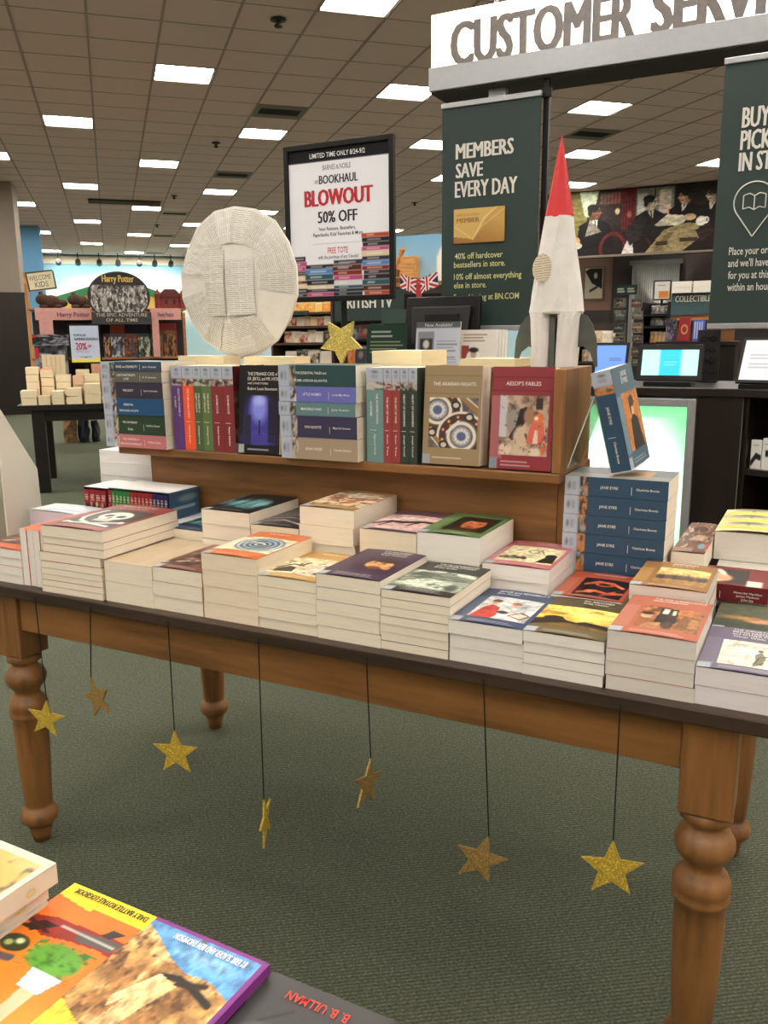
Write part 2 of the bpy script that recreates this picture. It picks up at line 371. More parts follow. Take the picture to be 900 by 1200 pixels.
# ---- air vents in the tile grid
VENT = mat((120, 108, 92), .6, kind='paint', name='vent_metal'); VDARK = mat((30, 26, 22), .8, kind='paint', name='vent_dark')
vl = ['slotted air vent in the ceiling left of the sale sign', 'slotted air vent above the page-covered disc', 'pale slotted vent left of the page-covered disc, lower than the light',
      'small far slotted vent over the kids corner', 'square ceiling diffuser above the red-tipped rocket', 'farthest slotted vent near the cloud wall']
for (i, j), k in VENT_TILES.items():
    t = thing('ceiling_vent', vl[k], 'vent', B(ACa+i*SU, ACb+j*SV, CEIL), TH, 'ceiling vents')
    fm = VENT if k not in (2, 3, 5) else mat((190, 176, 155), .6, kind='paint', name='pale_vent')
    MB().box((-.292, -.28, .010), (.292, .28, .016)).build('plate', fm, t); f2 = MB()
    for s in (-1, 1): f2.box((min(s*.29, s*.25), -.28, -.002), (max(s*.29, s*.25), .28, .01)); f2.box((-.25, min(s*.28, s*.14), -.002), (.25, max(s*.28, s*.14), .01))
    f2.build('frame', fm, t)
    for q in range(5): part('slat', VDARK, t, (-.24, -.125+q*.052, -.001), (.24, -.095+q*.052, .010))
# dark slot in the ceiling
P = onz(142, 236, CEIL); q = MB(); a, b = P@UA, P@VA
o = q.box((a-.62, b-.22, CEIL-.03), (a+.75, b+.22, CEIL-.006)).build('ceiling_slot', mat((62, 48, 36), .8, kind='paint', name='slot_brown')); o.rotation_euler = (0, 0, TH)
tag(o, 'long dark brown slot panel set across the far left ceiling', 'ceiling panel')
# sprinklers
for px, py, r, lb in ((326, 22, .07, 'round dark sprinkler head near the top of the picture'), (253, 167, .06, 'dark sprinkler head left of the light above the disc'),
                      (204, 229, .06, 'small dark sprinkler head over the left aisle'), (184, 263, .06, 'faraway sprinkler dot close to the kids corner'), (486, 237, .06, 'sprinkler head between the sale sign and green banner')):
    P = onz(px, py, CEIL); single('sprinkler', MB().lathe([(.0, -.07), (r*.5, -.066), (r*.5, -.05), (r*.3, -.045), (r*.3, -.02), (r, -.014), (r, -.004)], P, 12), mat((34, 28, 24), .5, kind='paint', name='bronze'), lb, 'sprinkler', 'sprinkler heads')

# ---- far wall of the kids corner: painted sky with clouds
sky = Art(150, 40, (150, 205, 225)); sky.grad((196, 224, 228), (140, 200, 226), 90)
for u, v, r in ((.30, .62, .05), (.34, .70, .05), (.385, .74, .055), (.43, .70, .05), (.47, .62, .05), (.39, .6, .09), (.62, .5, .06), (.67, .55, .06), (.12, .55, .06), (.17, .6, .05)): sky.ell(u, v, r, r*2.0, (236, 244, 244), .05)
wb = put('wall_back', art_mesh('wall_back', sky, B(A0, B1, 0), UA*(A1-A0), (0, 0, CEIL+.1), MATTE)); tag(wb, kind='structure')
tr = MB().box((A0, B1-.12, CEIL-.26), (A1, B1-.02, CEIL-.02)).build('trim_1', mat((236, 226, 205), .7, kind='paint', name='cream_trim')); tr.rotation_euler = (0, 0, TH); tag(tr, kind='structure')

# ================================================================== main table
TT = .694                                     # height of its top
tb = thing('display_table', 'long pine display table with turned legs and dark worn top edge', 'table', (.165, .40, 0))
def TB(mb): mb.V = [(x-.165, y-.40, z) for x, y, z in mb.V]; return mb
TX0, TX1, TY0, TY1 = -.76, 1.10, -.022, .83
for k in range(5):
    y0 = TY0+(TY1-TY0)*k/5; y1 = TY0+(TY1-TY0)*(k+1)/5
    TB(MB().box((TX0, y0, TT-.026), (TX1, y1-.0012, TT))).build('plank', PINE_TOP, tb, bevel=.003)
LX, LY = (-.603, .968), (.045, .75)
prof = [(.036, .505), (.040, .497), (.041, .487), (.030, .480), (.029, .472), (.040, .463), (.047, .45), (.048, .438), (.043, .424), (.033, .413), (.030, .404), (.031, .396), (.041, .386),
        (.046, .374), (.046, .362), (.043, .355), (.046, .350), (.046, .343), (.040, .337), (.041, .30), (.039, .22), (.033, .105), (.031, .10), (.034, .094), (.043, .086), (.046, .072), (.043, .058), (.034, .048), (.028, .044), (.027, .03), (.019, .0)]
for x in LX:
    for y in LY:
        lg = TB(MB().box((x-.041, y-.041, .505), (x+.041, y+.041, TT-.0265))).build('leg', PINE_Z, tb, bevel=.003)
        TB(MB().lathe(prof[::-1], (x, y, 0), 28)).build('turning', PINE_Z, lg, smooth=True)
for nm, a, b in (('front_apron', (LX[0]+.041, .012, .576), (LX[1]-.041, .034, TT-.0265)), ('back_apron', (LX[0]+.041, .757, .576), (LX[1]-.041, .779, TT-.0265)),
                 ('side_apron', (LX[0]-.03, LY[0]+.041, .576), (LX[0]-.008, LY[1]-.041, TT-.0265)), ('side_apron', (LX[1]+.008, LY[0]+.041, .576), (LX[1]+.03, LY[1]-.041, TT-.0265))):
    TB(MB().box(a, b)).build(nm, PINE, tb, bevel=.002)

# ---- wooden riser on the table
SZ = .974
rs = thing('book_riser', 'two-step wooden book riser standing on the back half of the table', 'riser', (.05, .5, TT))
def RS(mb): mb.V = [(x-.05, y-.5, z-TT) for x, y, z in mb.V]; return mb
RS(MB().box((-.563, .366, SZ-.020), (.622, .62, SZ))).build('shelf_board', RISER, rs, bevel=.003)
RS(MB().box((-.495, .432, TT+.001), (.600, .448, SZ-.0205))).build('back_panel', RISER, rs)
for x0, x1 in ((-.515, -.4955), (.6005, .618)): RS(MB().box((x0, .432, TT+.001), (x1, .62, SZ-.0205))).build('side_panel', RISER_Z, rs, bevel=.002)
RS(MB().prism([(.603, .369, SZ+.0005), (.603, .56, SZ+.0005), (.603, .60, SZ+.03), (.603, .60, 1.183), (.603, .369, 1.183)], (.019, 0, 0))).build('end_panel', RISER_Z, rs, bevel=.002)
RS(MB().box((-.55, .525, SZ+.0005), (.6025, .54, 1.1675))).build('upper_back', RISER, rs)
RS(MB().box((-.55, .512, 1.168), (.6025, .68, 1.180))).build('top_board', RISER, rs, bevel=.002)
RS(MB().box((-.55, .662, TT+.001), (.6025, .679, 1.1675))).build('rear_panel', RISER, rs)

# ---- gold stars hung from the table edge
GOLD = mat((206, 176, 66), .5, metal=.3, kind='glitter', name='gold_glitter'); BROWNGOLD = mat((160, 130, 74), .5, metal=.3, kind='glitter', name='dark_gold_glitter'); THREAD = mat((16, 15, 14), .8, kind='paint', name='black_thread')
def star_pts(r, k=.42): return [((r if i % 2 == 0 else r*k)*_s(math.pi*i/5), (r if i % 2 == 0 else r*k)*_c(math.pi*i/5)) for i in range(10)]
def star_mesh(m, r=.052, th=.004):
    p = star_pts(r); q = MB(); q.prism([(x, -th/2, z) for x, z in p], (0, th, 0)); return mesh('star', q.V, q.F, m)
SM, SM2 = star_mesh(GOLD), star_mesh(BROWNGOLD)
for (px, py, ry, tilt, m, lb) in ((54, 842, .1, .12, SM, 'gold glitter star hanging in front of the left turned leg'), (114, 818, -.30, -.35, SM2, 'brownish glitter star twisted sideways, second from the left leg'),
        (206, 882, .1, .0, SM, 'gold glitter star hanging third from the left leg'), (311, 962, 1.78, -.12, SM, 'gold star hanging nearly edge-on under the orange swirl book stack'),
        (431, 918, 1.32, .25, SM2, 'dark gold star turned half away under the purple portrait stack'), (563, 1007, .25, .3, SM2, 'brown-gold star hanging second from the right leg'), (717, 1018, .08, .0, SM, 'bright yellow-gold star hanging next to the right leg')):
    c = ony(px, py, -.026); t = thing('hanging_star', lb, 'star', (c[0], -.026, c[2]-.045), 0, 'stars hung from the table')
    s = put('star', m, t); s.location = (0, 0, .045); s.rotation_euler = (0, tilt, ry+YAW*.4)
    if m is SM2 or px in (54,): s.scale = (.92, 1, .92)
    top = TT-.012-(c[2]-.045); p1 = Vector((0, 0, .052)); p1.rotate(s.rotation_euler); p1 = p1*s.scale[0]
    MB().tube((p1.x, p1.y, .045+p1.z-.004), (0, .001, top), .0013, 6).build('thread', THREAD, t)

# ================================================================== books
CREAM, WHITEP, GREYP, WARM = (236, 227, 208), (234, 231, 224), (216, 211, 203), (234, 221, 196)
_BM = {}
def book_meshes(w, h, t, col, pg, hard=False):
    k = (round(w, 4), round(h, 4), round(t, 4), tuple(col), tuple(pg), hard)
    if k not in _BM:
        e = .00045 if not hard else .0022; ov = .0004 if not hard else .003
        p = MB().box((e, ov, e), (w-ov, h-ov, t-e)); P = mesh('page_block', p.V, p.F, pages(pg))
        pr = [(w, 0), (0, 0), (0, t), (w, t), (w, t-e), (e, t-e), (e, e), (w, e)]; V = [(x, 0, z) for x, z in pr]+[(x, h, z) for x, z in pr]
        Fs = [(i, (i+1) % 8, 8+(i+1) % 8, 8+i) for i in range(8)]
        for f in ((0, 7, 6, 1), (1, 6, 5, 2), (2, 5, 4, 3)): Fs.append(f); Fs.append(tuple(8+i for i in f[::-1]))
        cm = mesh('cover', V, Fs, mat(col, .36, spec=.4, kind='paint', sc=12, amp=.05, name='cover_stock'))
        if not hard:                           # the cut edges of a paper cover show its white core
            cm.materials.append(pages(pg))
            for i in (3, 7)+tuple(range(8, 14)): cm.polygons[i].material_index = 1
        _BM[k] = (P, cm)
    return _BM[k]
def basis(x, y, z, o):
    return Matrix([[x[i], y[i], z[i], o[i]] for i in range(3)]+[[0, 0, 0, 1]])
def book(label, w, h, t, M, col, pg=CREAM, group=None, name='paperback_book', hard=False):
    r = thing(name, label, 'book', group=group, M=M); P, Cv = book_meshes(w, h, t, col, pg, hard); put('page_block', P, r); return r, put('cover', Cv, r)
def flat(x, y, z, rot=0.0): c, s = _c(rot), _s(rot); return basis((c, s, 0), (-s, c, 0), (0, 0, 1), (x, y, z))
ORD = ['top', 'second', 'third', 'fourth', 'fifth', 'sixth', 'seventh', 'eighth', 'ninth', 'tenth']
WT = ink((240, 238, 230))
def mixc(a, b, k): return tuple(x*(1-k)+y*k for x, y in zip(a, b))
def classic(base, pic, strip=None, band=None, full=False, nx=88, ny=132, pv=(.17, .66), pu=(.2, .93), lo=None):
    a = Art(nx, ny, base); a.rect(0, 0, .185, 1, strip or mixc(base, (255, 255, 255), .13)); a.rect(0, .72, 1, 1.05, band or base)
    q = a.sub(0 if full else pu[0], pv[0], 1 if full else pu[1], pv[1]); pic(q); q.paint(18, int(sum(base)) % 97, .26); q.paint(5, int(sum(base)) % 89, .2); a.rect(-.1, -.1, 1.1, pv[0]-.02, lo or base); a.rect(-.1, -.1, .15, .115, (176, 184, 190))
    a.rows(.22, .04, .9, .10, 2, (215, 210, 205), .4); return a
def cover_art(cv, art, w, h, t, bulge=.002):
    bl = (lambda u, v: bulge*np.sin(np.pi*np.clip(u, 0, 1))*np.ones_like(v)+.0004) if bulge else None
    return panel('cover_print', art, cv, (0, 0, t+.0004), (w, 0, 0), (0, h, 0), PRINT, bulge=bl)
def titles(cv, w, h, t, lines, lift=.0032):
    for s, u, v, cap, tw, m in lines: text(s, cv, (u*w, v*h, t+lift), (1, 0, 0), (0, 1, 0), cap, tw*w, m, .0, name='title')
def stack(desc, X, Y, n, H, art, col, pg=CREAM, w=.134, h=.203, rot=0, z0=None, jit=.0018, lines=(), group='stacks on the display table', under=None, seed=0, bulge=.002, thick=None, toplabel=None, edge=None, gap=.0004):
    rg = random.Random(seed*31+n); z = TT if z0 is None else z0; ts = thick or [H/n]*n
    for k in range(n):
        t = ts[k]; top = k == n-1; fromtop = n-1-k
        lb = (toplabel or f'{desc} on top of its stack') if top else f'{edge or "white-edged"} paperback, {ORD[fromtop]} from the top, under the {desc}'
        dx, dy, dr = rg.uniform(-jit, jit), rg.uniform(-jit, jit), rg.uniform(-.006, .006)
        r, cv = book(lb, w, h, t-gap, flat(X+dx, Y+dy, z+.0002, rot+dr), col, pg, group)
        if top and art is not None:
            cover_art(cv, art, w, h, t-.0004, bulge); titles(cv, w, h, t-.0004, lines)
        z += t
    return z
# ---------------- pictures on the covers
def p_sense(s):
    s.fill((205, 205, 200)); s.blot(4, 3, .55, (175, 182, 190)); s.poly([(.03, .0), (.1, .45), (.2, .6), (.38, .5), (.45, .1), (.4, 0)], (190, 62, 50)); s.ell(.23, .72, .08, .1, (215, 165, 135)); s.ell(.22, .79, .09, .07, (120, 80, 60))
    s.poly([(.42, .0), (.5, .4), (.62, .52), (.8, .4), (.95, 0)], (226, 220, 212)); s.ell(.6, .66, .08, .1, (214, 176, 150)); s.ell(.6, .74, .09, .06, (150, 110, 80)); s.poly([(.62, .2), (.8, .42), (1, .3), (.88, .08)], (90, 70, 60)); s.poly([(.66, .2), (.8, .37), (.95, .29), (.87, .13)], (225, 200, 180)); s.ell(.5, .3, .1, .07, (70, 60, 62))
def p_antonia(s):
    s.grad((236, 176, 60), (246, 214, 100), 90); s.ell(.75, .75, .5, .35, (250, 226, 120), .2); s.blot(5, 4, .66, (190, 140, 60)); s.poly([(0, 0), (0, .3), (.15, .36), (.3, .42), (.42, .3), (.6, .24), (1, .2), (1, 0)], (44, 36, 22)); s.ell(.22, .38, .13, .1, (50, 38, 20)); s.poly([(.5, .22), (.62, .34), (1, .27), (1, .12), (.6, .15)], (36, 30, 22)); s.poly([(0, 0), (.4, .2), (1, .1), (1, 0)], (120, 92, 40))
def p_innoc(s):
    s.grad((150, 92, 52), (186, 120, 70), 60); s.blot(6, 5, .6, (110, 66, 40)); s.ell(.12, .55, .1, .14, (222, 170, 130)); s.ell(.12, .64, .11, .07, (60, 36, 26)); s.poly([(.28, .25), (.3, .95), (.58, .95), (.62, .3)], (46, 34, 30)); s.rect(.34, .68, .44, .93, (240, 226, 200)); s.rect(.5, .66, .56, .88, (236, 214, 180)); s.poly([(.62, .1), (.7, .7), (.98, .7), (1, .1)], (130, 90, 56)); s.rect(.82, .2, .97, .6, (168, 120, 72)); s.ell(.5, .2, .1, .16, (70, 50, 40)); s.poly([(.1, .0), (.2, .25), (.4, .25), (.36, 0)], (180, 130, 84))
def p_earnest(s):
    s.fill((236, 228, 206)); s.path([(.1, .75), (.3, .85), (.55, .8), (.8, .88)], .012, (150, 146, 120)); s.ell(.35, .8, .2, .06, (188, 186, 160), .06); s.poly([(.5, .5), (.58, .62), (.66, .45), (.62, .1), (.52, .12)], (120, 118, 96)); s.path([(.5, .1), (.56, .4), (.7, .5), (.85, .12)], .014, (70, 70, 58)); s.ell(.57, .66, .04, .05, (90, 88, 74)); s.path([(.7, .5), (.8, .65), (.95, .55)], .01, (90, 88, 74)); s.path([(.62, .2), (.5, .05)], .012, (60, 60, 50))
def p_kafka(s):
    s.grad((120, 128, 112), (196, 206, 186), 90); s.ell(.5, .18, .5, .32, (176, 190, 168), .1); s.ell(.45, .25, .34, .2, (206, 216, 196), .15); s.ell(.3, .75, .3, .14, (86, 92, 84), .1); s.ell(.75, .72, .22, .12, (104, 112, 100), .1); s.ell(.85, .2, .08, .18, (74, 80, 74), .06); s.blot(9, 8, .62, (90, 98, 86)); s.path([(.0, .52), (.3, .6), (.6, .55), (1, .62)], .02, (70, 76, 70))
def p_purple(s):
    s.fill((58, 36, 56)); s.ell(.5, .55, .36, .3, (214, 158, 104), .05); s.ell(.52, .82, .36, .14, (60, 40, 34)); s.ell(.33, .62, .06, .035, (70, 44, 34)); s.ell(.6, .62, .06, .035, (70, 44, 34)); s.poly([(.43, .62), (.5, .44), (.55, .46), (.52, .62)], (196, 132, 88)); s.ell(.5, .3, .2, .1, (110, 74, 50), .06); s.ell(.5, .37, .1, .025, (150, 70, 56)); s.ell(.8, .36, .12, .1, (190, 134, 90), .06)
def p_gold(s):
    s.fill((232, 214, 170)); s.poly([(.05, .2), (.2, .42), (.34, .36), (.4, .1), (.1, .05)], (34, 30, 34)); s.path([(.05, .3), (.2, .55), (.35, .5), (.4, .7)], .03, (40, 34, 36)); s.poly([(.4, .0), (.5, .5), (.72, .8), (.8, .4), (.7, 0)], (238, 216, 190)); s.ell(.62, .86, .07, .1, (226, 190, 150)); s.poly([(.72, .1), (.8, .6), (1, .7), (1, .1)], (96, 70, 92)); s.blot(10, 12, .7, (70, 50, 40))
def p_spiral(s):
    s.fill((238, 222, 190))
    for k, c in enumerate(((120, 140, 150), (190, 198, 196), (70, 92, 104), (160, 176, 178), (60, 80, 94), (150, 170, 172), (40, 56, 70), (196, 200, 190), (50, 50, 60))): s.ell(.5, .5, .46-k*.05, .47-k*.052, c)
    s.path([(.1, .5), (.3, .62), (.5, .6), (.62, .5)], .015, (230, 226, 210))
def p_brown(s): s.grad((92, 62, 50), (140, 104, 84), 70); s.ell(.5, .5, .25, .3, (170, 130, 104), .1); s.ell(.5, .7, .27, .2, (50, 36, 32), .1); s.path([(0, .1), (.5, .35), (1, .9)], .03, (222, 214, 204)); s.blot(7, 4, .62, (70, 48, 42))
def p_teal(s):
    s.fill((12, 16, 20)); s.blot(6, 9, .6, (60, 104, 108)); s.ell(.3, .5, .1, .3, (120, 176, 176), .12); s.ell(.55, .55, .12, .33, (86, 140, 144), .12); s.ell(.75, .45, .1, .3, (130, 180, 172), .12)
def p_greyswirl(s): s.fill((60, 56, 56)); [s.path([(0, .1+k*.18), (.4, .25+k*.2), (1, .05+k*.25)], .025, (170-18*k, 164-18*k, 158-16*k)) for k in range(4)]
def p_sketch(s): s.fill((226, 206, 170)); s.blot(9, 5, .58, (160, 96, 70)); s.blot(12, 7, .64, (90, 60, 46)); s.ell(.5, .8, .3, .1, (240, 228, 200), .1)
def p_pink(s): s.fill((220, 184, 178)); s.path([(.05, .3), (.25, .5), (.5, .45), (.8, .62), (.97, .6)], .05, (30, 22, 24)); s.path([(.2, .2), (.3, .5)], .03, (36, 24, 26)); s.path([(.65, .3), (.75, .6)], .03, (36, 24, 26)); s.ell(.5, .75, .3, .1, (236, 206, 196), .08)
def p_green(s): s.fill((34, 30, 22)); s.ell(.55, .5, .26, .34, (196, 112, 66), .05); s.ell(.55, .84, .3, .16, (40, 26, 18), .05); s.ell(.44, .56, .05, .04, (60, 30, 20)); s.ell(.66, .56, .05, .04, (60, 30, 20)); s.ell(.55, .3, .12, .04, (120, 50, 36)); s.poly([(.1, 0), (.3, .25), (.8, .2), (.95, 0)], (70, 44, 26))
def p_rose(s):
    s.fill((232, 222, 178)); rg = random.Random(4)
    for k in range(9): s.ell(.06+.05*k, .2+.1*rg.random(), .05, .07, rg.choice([(60, 60, 50), (150, 90, 80), (110, 130, 110)]))
    s.ring(.5, .68, .09, .1, .12, (60, 60, 54)); s.poly([(.7, .05), (.78, .4), (.95, .55), (1, .1)], (30, 28, 26)); s.ell(.86, .5, .1, .12, (36, 34, 32)); s.path([(.2, .7), (.34, .82)], .012, (90, 84, 70)); s.path([(.6, .8), (.7, .6)], .012, (80, 74, 60))
def p_frank(s):
    s.fill((28, 16, 14)); s.ell(.5, .68, .2, .13, (206, 92, 52), .04); s.ell(.5, .68, .12, .07, (36, 18, 14), .04); s.path([(.12, .62), (.35, .8), (.65, .78), (.9, .6)], .05, (214, 104, 60)); s.path([(.1, .15), (.4, .3), (.7, .2), (.95, .3)], .05, (196, 86, 50)); s.ell(.3, .25, .1, .09, (220, 120, 74), .04); s.path([(.6, .1), (.8, .35)], .04, (180, 74, 44))
def p_group(s):
    s.grad((196, 152, 84), (232, 206, 132), 90); rg = random.Random(8)
    for k in range(12): s.ell(.06+.08*k, .36+.06*rg.random(), .06, .16, rg.choice([(58, 44, 36), (96, 70, 52), (130, 90, 66), (80, 76, 74)]), .04)
    for k in range(9): s.ell(.1+.1*k, .58+.05*rg.random(), .03, .04, (190, 140, 100))
    s.rect(0, 0, 1, .2, (168, 122, 66))
def p_tess(s): s.grad((52, 60, 44), (90, 96, 76), 90); s.ell(.7, .35, .3, .1, (214, 150, 120), .06, .2); s.ell(.3, .4, .3, .08, (150, 110, 60), .06)
def p_madison(s): s.fill((34, 32, 34)); s.ell(.35, .5, .3, .26, (226, 160, 116), .08, .15); s.ell(.4, .62, .3, .1, (70, 44, 36), .06); s.ell(.75, .45, .25, .07, (232, 226, 214), .05, .3); s.ell(.12, .6, .12, .2, (236, 210, 180), .08)

T = lambda s, u, v, cap=.0085, tw=.6: (s, u, v, cap, tw, WT)
# ---------------- front row, left to right
st = dict(group='stacks on the display table')
W0 = .134
NAVY, OLIVE, TERRA, PLUM = (58, 74, 104), (86, 74, 48), (176, 98, 74), (104, 96, 118)
stack('orange-edged book at the far left end', -.678, .002, 4, .082, classic((196, 92, 52), p_brown, full=True), (190, 96, 60), WHITEP, w=.150, seed=1)
for k in range(4):                                                   # books stood on their fore-edges, spines up
    t = .0212
    book(f'orange-spined book stood spine up beside the skull stack, {("leftmost", "second from left", "third from left", "rightmost")[k]} of four', .134, .19, t-.0002,
         basis((0, 0, -1), (0, 1, 0), (1, 0, 0), (-.5265+k*t, .004+.002*(k % 2), TT+.1345)), (206, 98, 58), WHITEP, 'orange books stood spine up')
# the large skull-and-bones stack, turned a little
sk = Art(90, 120, (146, 72, 62)); s = sk.sub(.12, .1, .95, .76); s.fill((52, 46, 42)); s.path([(.1, .9), (.06, .66), (.1, .44), (.24, .24), (.5, .12), (.9, .08)], .035, (222, 220, 206)); s.path([(.9, .3), (.6, .14), (.2, .1), (.05, .16)], .03, (216, 214, 200)); s.ell(.06, .13, .06, .05, (222, 220, 206)); s.ell(.94, .32, .05, .06, (222, 220, 206))
s.ell(.55, .62, .27, .24, (228, 226, 210)); s.rect(.40, .28, .70, .46, (224, 222, 206)); s.ell(.44, .6, .075, .075, (46, 42, 38)); s.ell(.67, .6, .075, .075, (46, 42, 38)); s.ell(.555, .48, .03, .05, (46, 42, 38)); [s.line((.44+.055*k, .29), (.44+.055*k, .4), .008, (60, 54, 48)) for k in range(5)]
rg = random.Random(5); z = TT
for k, (t, dx, dy) in enumerate(((.0145, 0, 0), (.0145, .001, 0), (.013, 0, .001), (.0145, -.001, 0), (.016, 0, 0), (.0205, -.006, .002), (.0185, .004, .004), (.0165, .004, .006), (.0255, .003, .004))):
    top = k == 8; r, cv = book('large red and black book with white skull and crossbones, topping its stack' if top else f'wide white-edged book, {ORD[8-k]} from the top, under the skull-and-crossbones cover', .178, .250, t-.0006, flat(-.449+dx+.0008*min(k, 5), -.012+dy, z+.0002, .03), (168, 80, 72), CREAM, 'skull book stack')
    if top: cover_art(cv, sk, .178, .250, t-.0006, .003); titles(cv, .178, .250, t-.0006, [T('TREASURE ISLAND', .2, .87, .011, .6), T('Robert Louis Stevenson', .25, .80, .007, .5)], .0042)
    z += t
lined = Art(60, 90, (196, 176, 146)); lined.mix((np.sin(lined.U*190) > .2)*.35, (168, 148, 120)); lined.blot(4, 3, .6, (208, 190, 160), 2)
stack('cream line-patterned thick book', -.2665, -.002, 2, .090, lined, (206, 190, 160), CREAM, w=.1345, h=.225, seed=3, bulge=0, edge='thick cream-edged')
stack('brown photo-cover book', -.1305, .0, 3, .093, classic((118, 76, 62), p_brown, full=True, pv=(.12, .7)), (120, 78, 62), CREAM, w=.129, seed=4)
stack('orange book with a grey spiral disc', 0, 0, 4, .1365, classic((206, 116, 66), p_spiral, strip=(236, 220, 188), pv=(.2, .76), pu=(.13, .98)), (206, 120, 70), WARM, seed=5, lines=[T('THE WAR OF', .3, .88, .008, .38)])
stack('golden book with a black-gowned figure', W0, 0, 5, .106, classic((190, 150, 86), p_gold, strip=(226, 210, 172), full=True, pv=(.14, .72)), (196, 160, 96), CREAM, seed=6, lines=[T('THE HOUSE OF MIRTH', .3, .86, .008, .55)])
stack('dark purple book with a bearded face', 2*W0, 0, 5, .126, classic((62, 42, 66), p_purple, strip=(70, 50, 70), pv=(.2, .7), pu=(.34, .9)), (64, 44, 66), CREAM, seed=7, lines=[T('THE BROTHERS', .36, .9, .008, .46), T('KARAMAZOV', .4, .845, .008, .4), T('Fyodor Dostoevsky', .4, .79, .007, .42), T('Translated by Constance Garnett', .25, .08, .004, .55)])
stack('black book with a grey-green blurred picture', 3*W0, 0, 7, .113, classic((42, 42, 40), p_kafka, strip=(60, 60, 56), full=True, pv=(.13, .7)), (46, 46, 44), CREAM, seed=8, lines=[T('THE METAMORPHOSIS', .25, .90, .0085, .62), T('and OTHER STORIES', .25, .845, .0085, .6), T('Franz Kafka', .25, .79, .0075, .34), T('With an Introduction and Notes by', .2, .08, .004, .6)])
stack('navy book with a red-gowned woman', 4*W0, 0, 3, .076, classic(NAVY, p_sense, pv=(.15, .76), pu=(.17, .94)), NAVY, WHITEP, seed=9, lines=[T('SENSE and SENSIBILITY', .22, .89, .009, .72), T('Jane Austen', .22, .83, .008, .32)], edge='cream-edged')
stack('olive book with a yellow sunset', 5*W0, 0, 4, .077, classic(OLIVE, p_antonia, full=True, pv=(.18, .74), lo=(104, 92, 62)), OLIVE, WHITEP, seed=10, lines=[T('MY ANTONIA', .42, .9, .009, .4), T('Willa Cather', .42, .84, .008, .34)])
stack('terracotta book with a drawing-room picture', 6*W0+.003, 0, 4, .098, classic(TERRA, p_innoc, pv=(.16, .72), pu=(.24, .96)), TERRA, GREYP, seed=11, thick=[.024, .0225, .0215, .030], lines=[T('THE AGE of INNOCENCE', .3, .9, .0085, .64), T('EDITH WHARTON', .3, .845, .0075, .42)])
stack('purple-grey book with a cream sketch', 7*W0+.004, 0, 2, .060, classic(PLUM, p_earnest, strip=(120, 112, 132), pv=(.12, .68), pu=(.2, .96)), PLUM, (226, 220, 222), seed=12, lines=[T('THE IMPORTANCE of', .28, .92, .0085, .62), T('BEING EARNEST', .28, .865, .0085, .5), T('and OTHER PLAYS', .28, .81, .0085, .54), T('Oscar Wilde', .3, .75, .0085, .36)])
# ---------------- second row
Y2 = .213
stack('black book with teal ghostly figures', -.170, Y2, 5, .172, classic((18, 20, 24), p_teal, full=True, pv=(.1, .8)), (20, 22, 26), CREAM, seed=13)
stack('dark book with grey swirls', -.034, Y2+.004, 4, .148, classic((46, 42, 44), p_greyswirl, full=True, pv=(.1, .85)), (50, 46, 48), WARM, w=.126, seed=14)
stack('tan book with a rusty sketch', .0945, Y2+.006, 5, .200, classic((176, 140, 84), p_sketch, full=True, pv=(.14, .86)), (176, 142, 88), CREAM, seed=15)
stack('pale pink book with black figures', .2445, Y2, 3, .166, classic((96, 70, 82), p_pink, strip=(214, 176, 170), full=True, pv=(.06, .76)), (170, 130, 130), WARM, w=.130, seed=16)
stack('thick green-bordered book with a red face', .376, Y2, 3, .171, classic((92, 124, 76), p_green, strip=(110, 140, 92), pv=(.16, .82), pu=(.26, .93)), (96, 128, 80), WHITEP, w=.134, seed=17, thick=[.058, .056, .057])
stack('rose book with a cream cartoon strip', .514, Y2+.004, 4, .122, classic((190, 110, 116), p_rose, pv=(.14, .76), pu=(.1, .95)), (188, 112, 118), WHITEP, seed=18, thick=[.046, .023, .023, .030], lines=[T('THE SECRET', .4, .89, .007, .4), T('GARDEN', .44, .84, .007, .3)])
stack('orange-red book with writhing figures', .655, .2095, 3, .079, classic((176, 80, 56), p_frank, pv=(.06, .76), pu=(.26, .95)), (172, 80, 58), WHITEP, w=.130, h=.176, seed=19, lines=[T('FRANKENSTEIN', .35, .87, .008, .5)])
stack('brown book with a crowd in a field', .799, .2055, 4, .117, classic((150, 108, 60), p_group, strip=(176, 134, 78), pv=(.16, .76), pu=(.26, .95)), (150, 110, 66), GREYP, w=.131, h=.176, seed=20, lines=[T('GERMINAL', .4, .88, .0095, .36), T('Emile Zola', .4, .82, .007, .3)])
stack('dark green book with a pale arm', .939, Y2-.004, 3, ony(835, 703, .384)[2]-TT-.0004, classic((44, 56, 44), p_tess, full=True, pv=(.1, .8)), (48, 60, 48), GREYP, seed=21, lines=[T("TESS of the D'URBERVILLES", .2, .90, .0085, .75), T('Thomas Hardy', .22, .84, .0075, .4)])
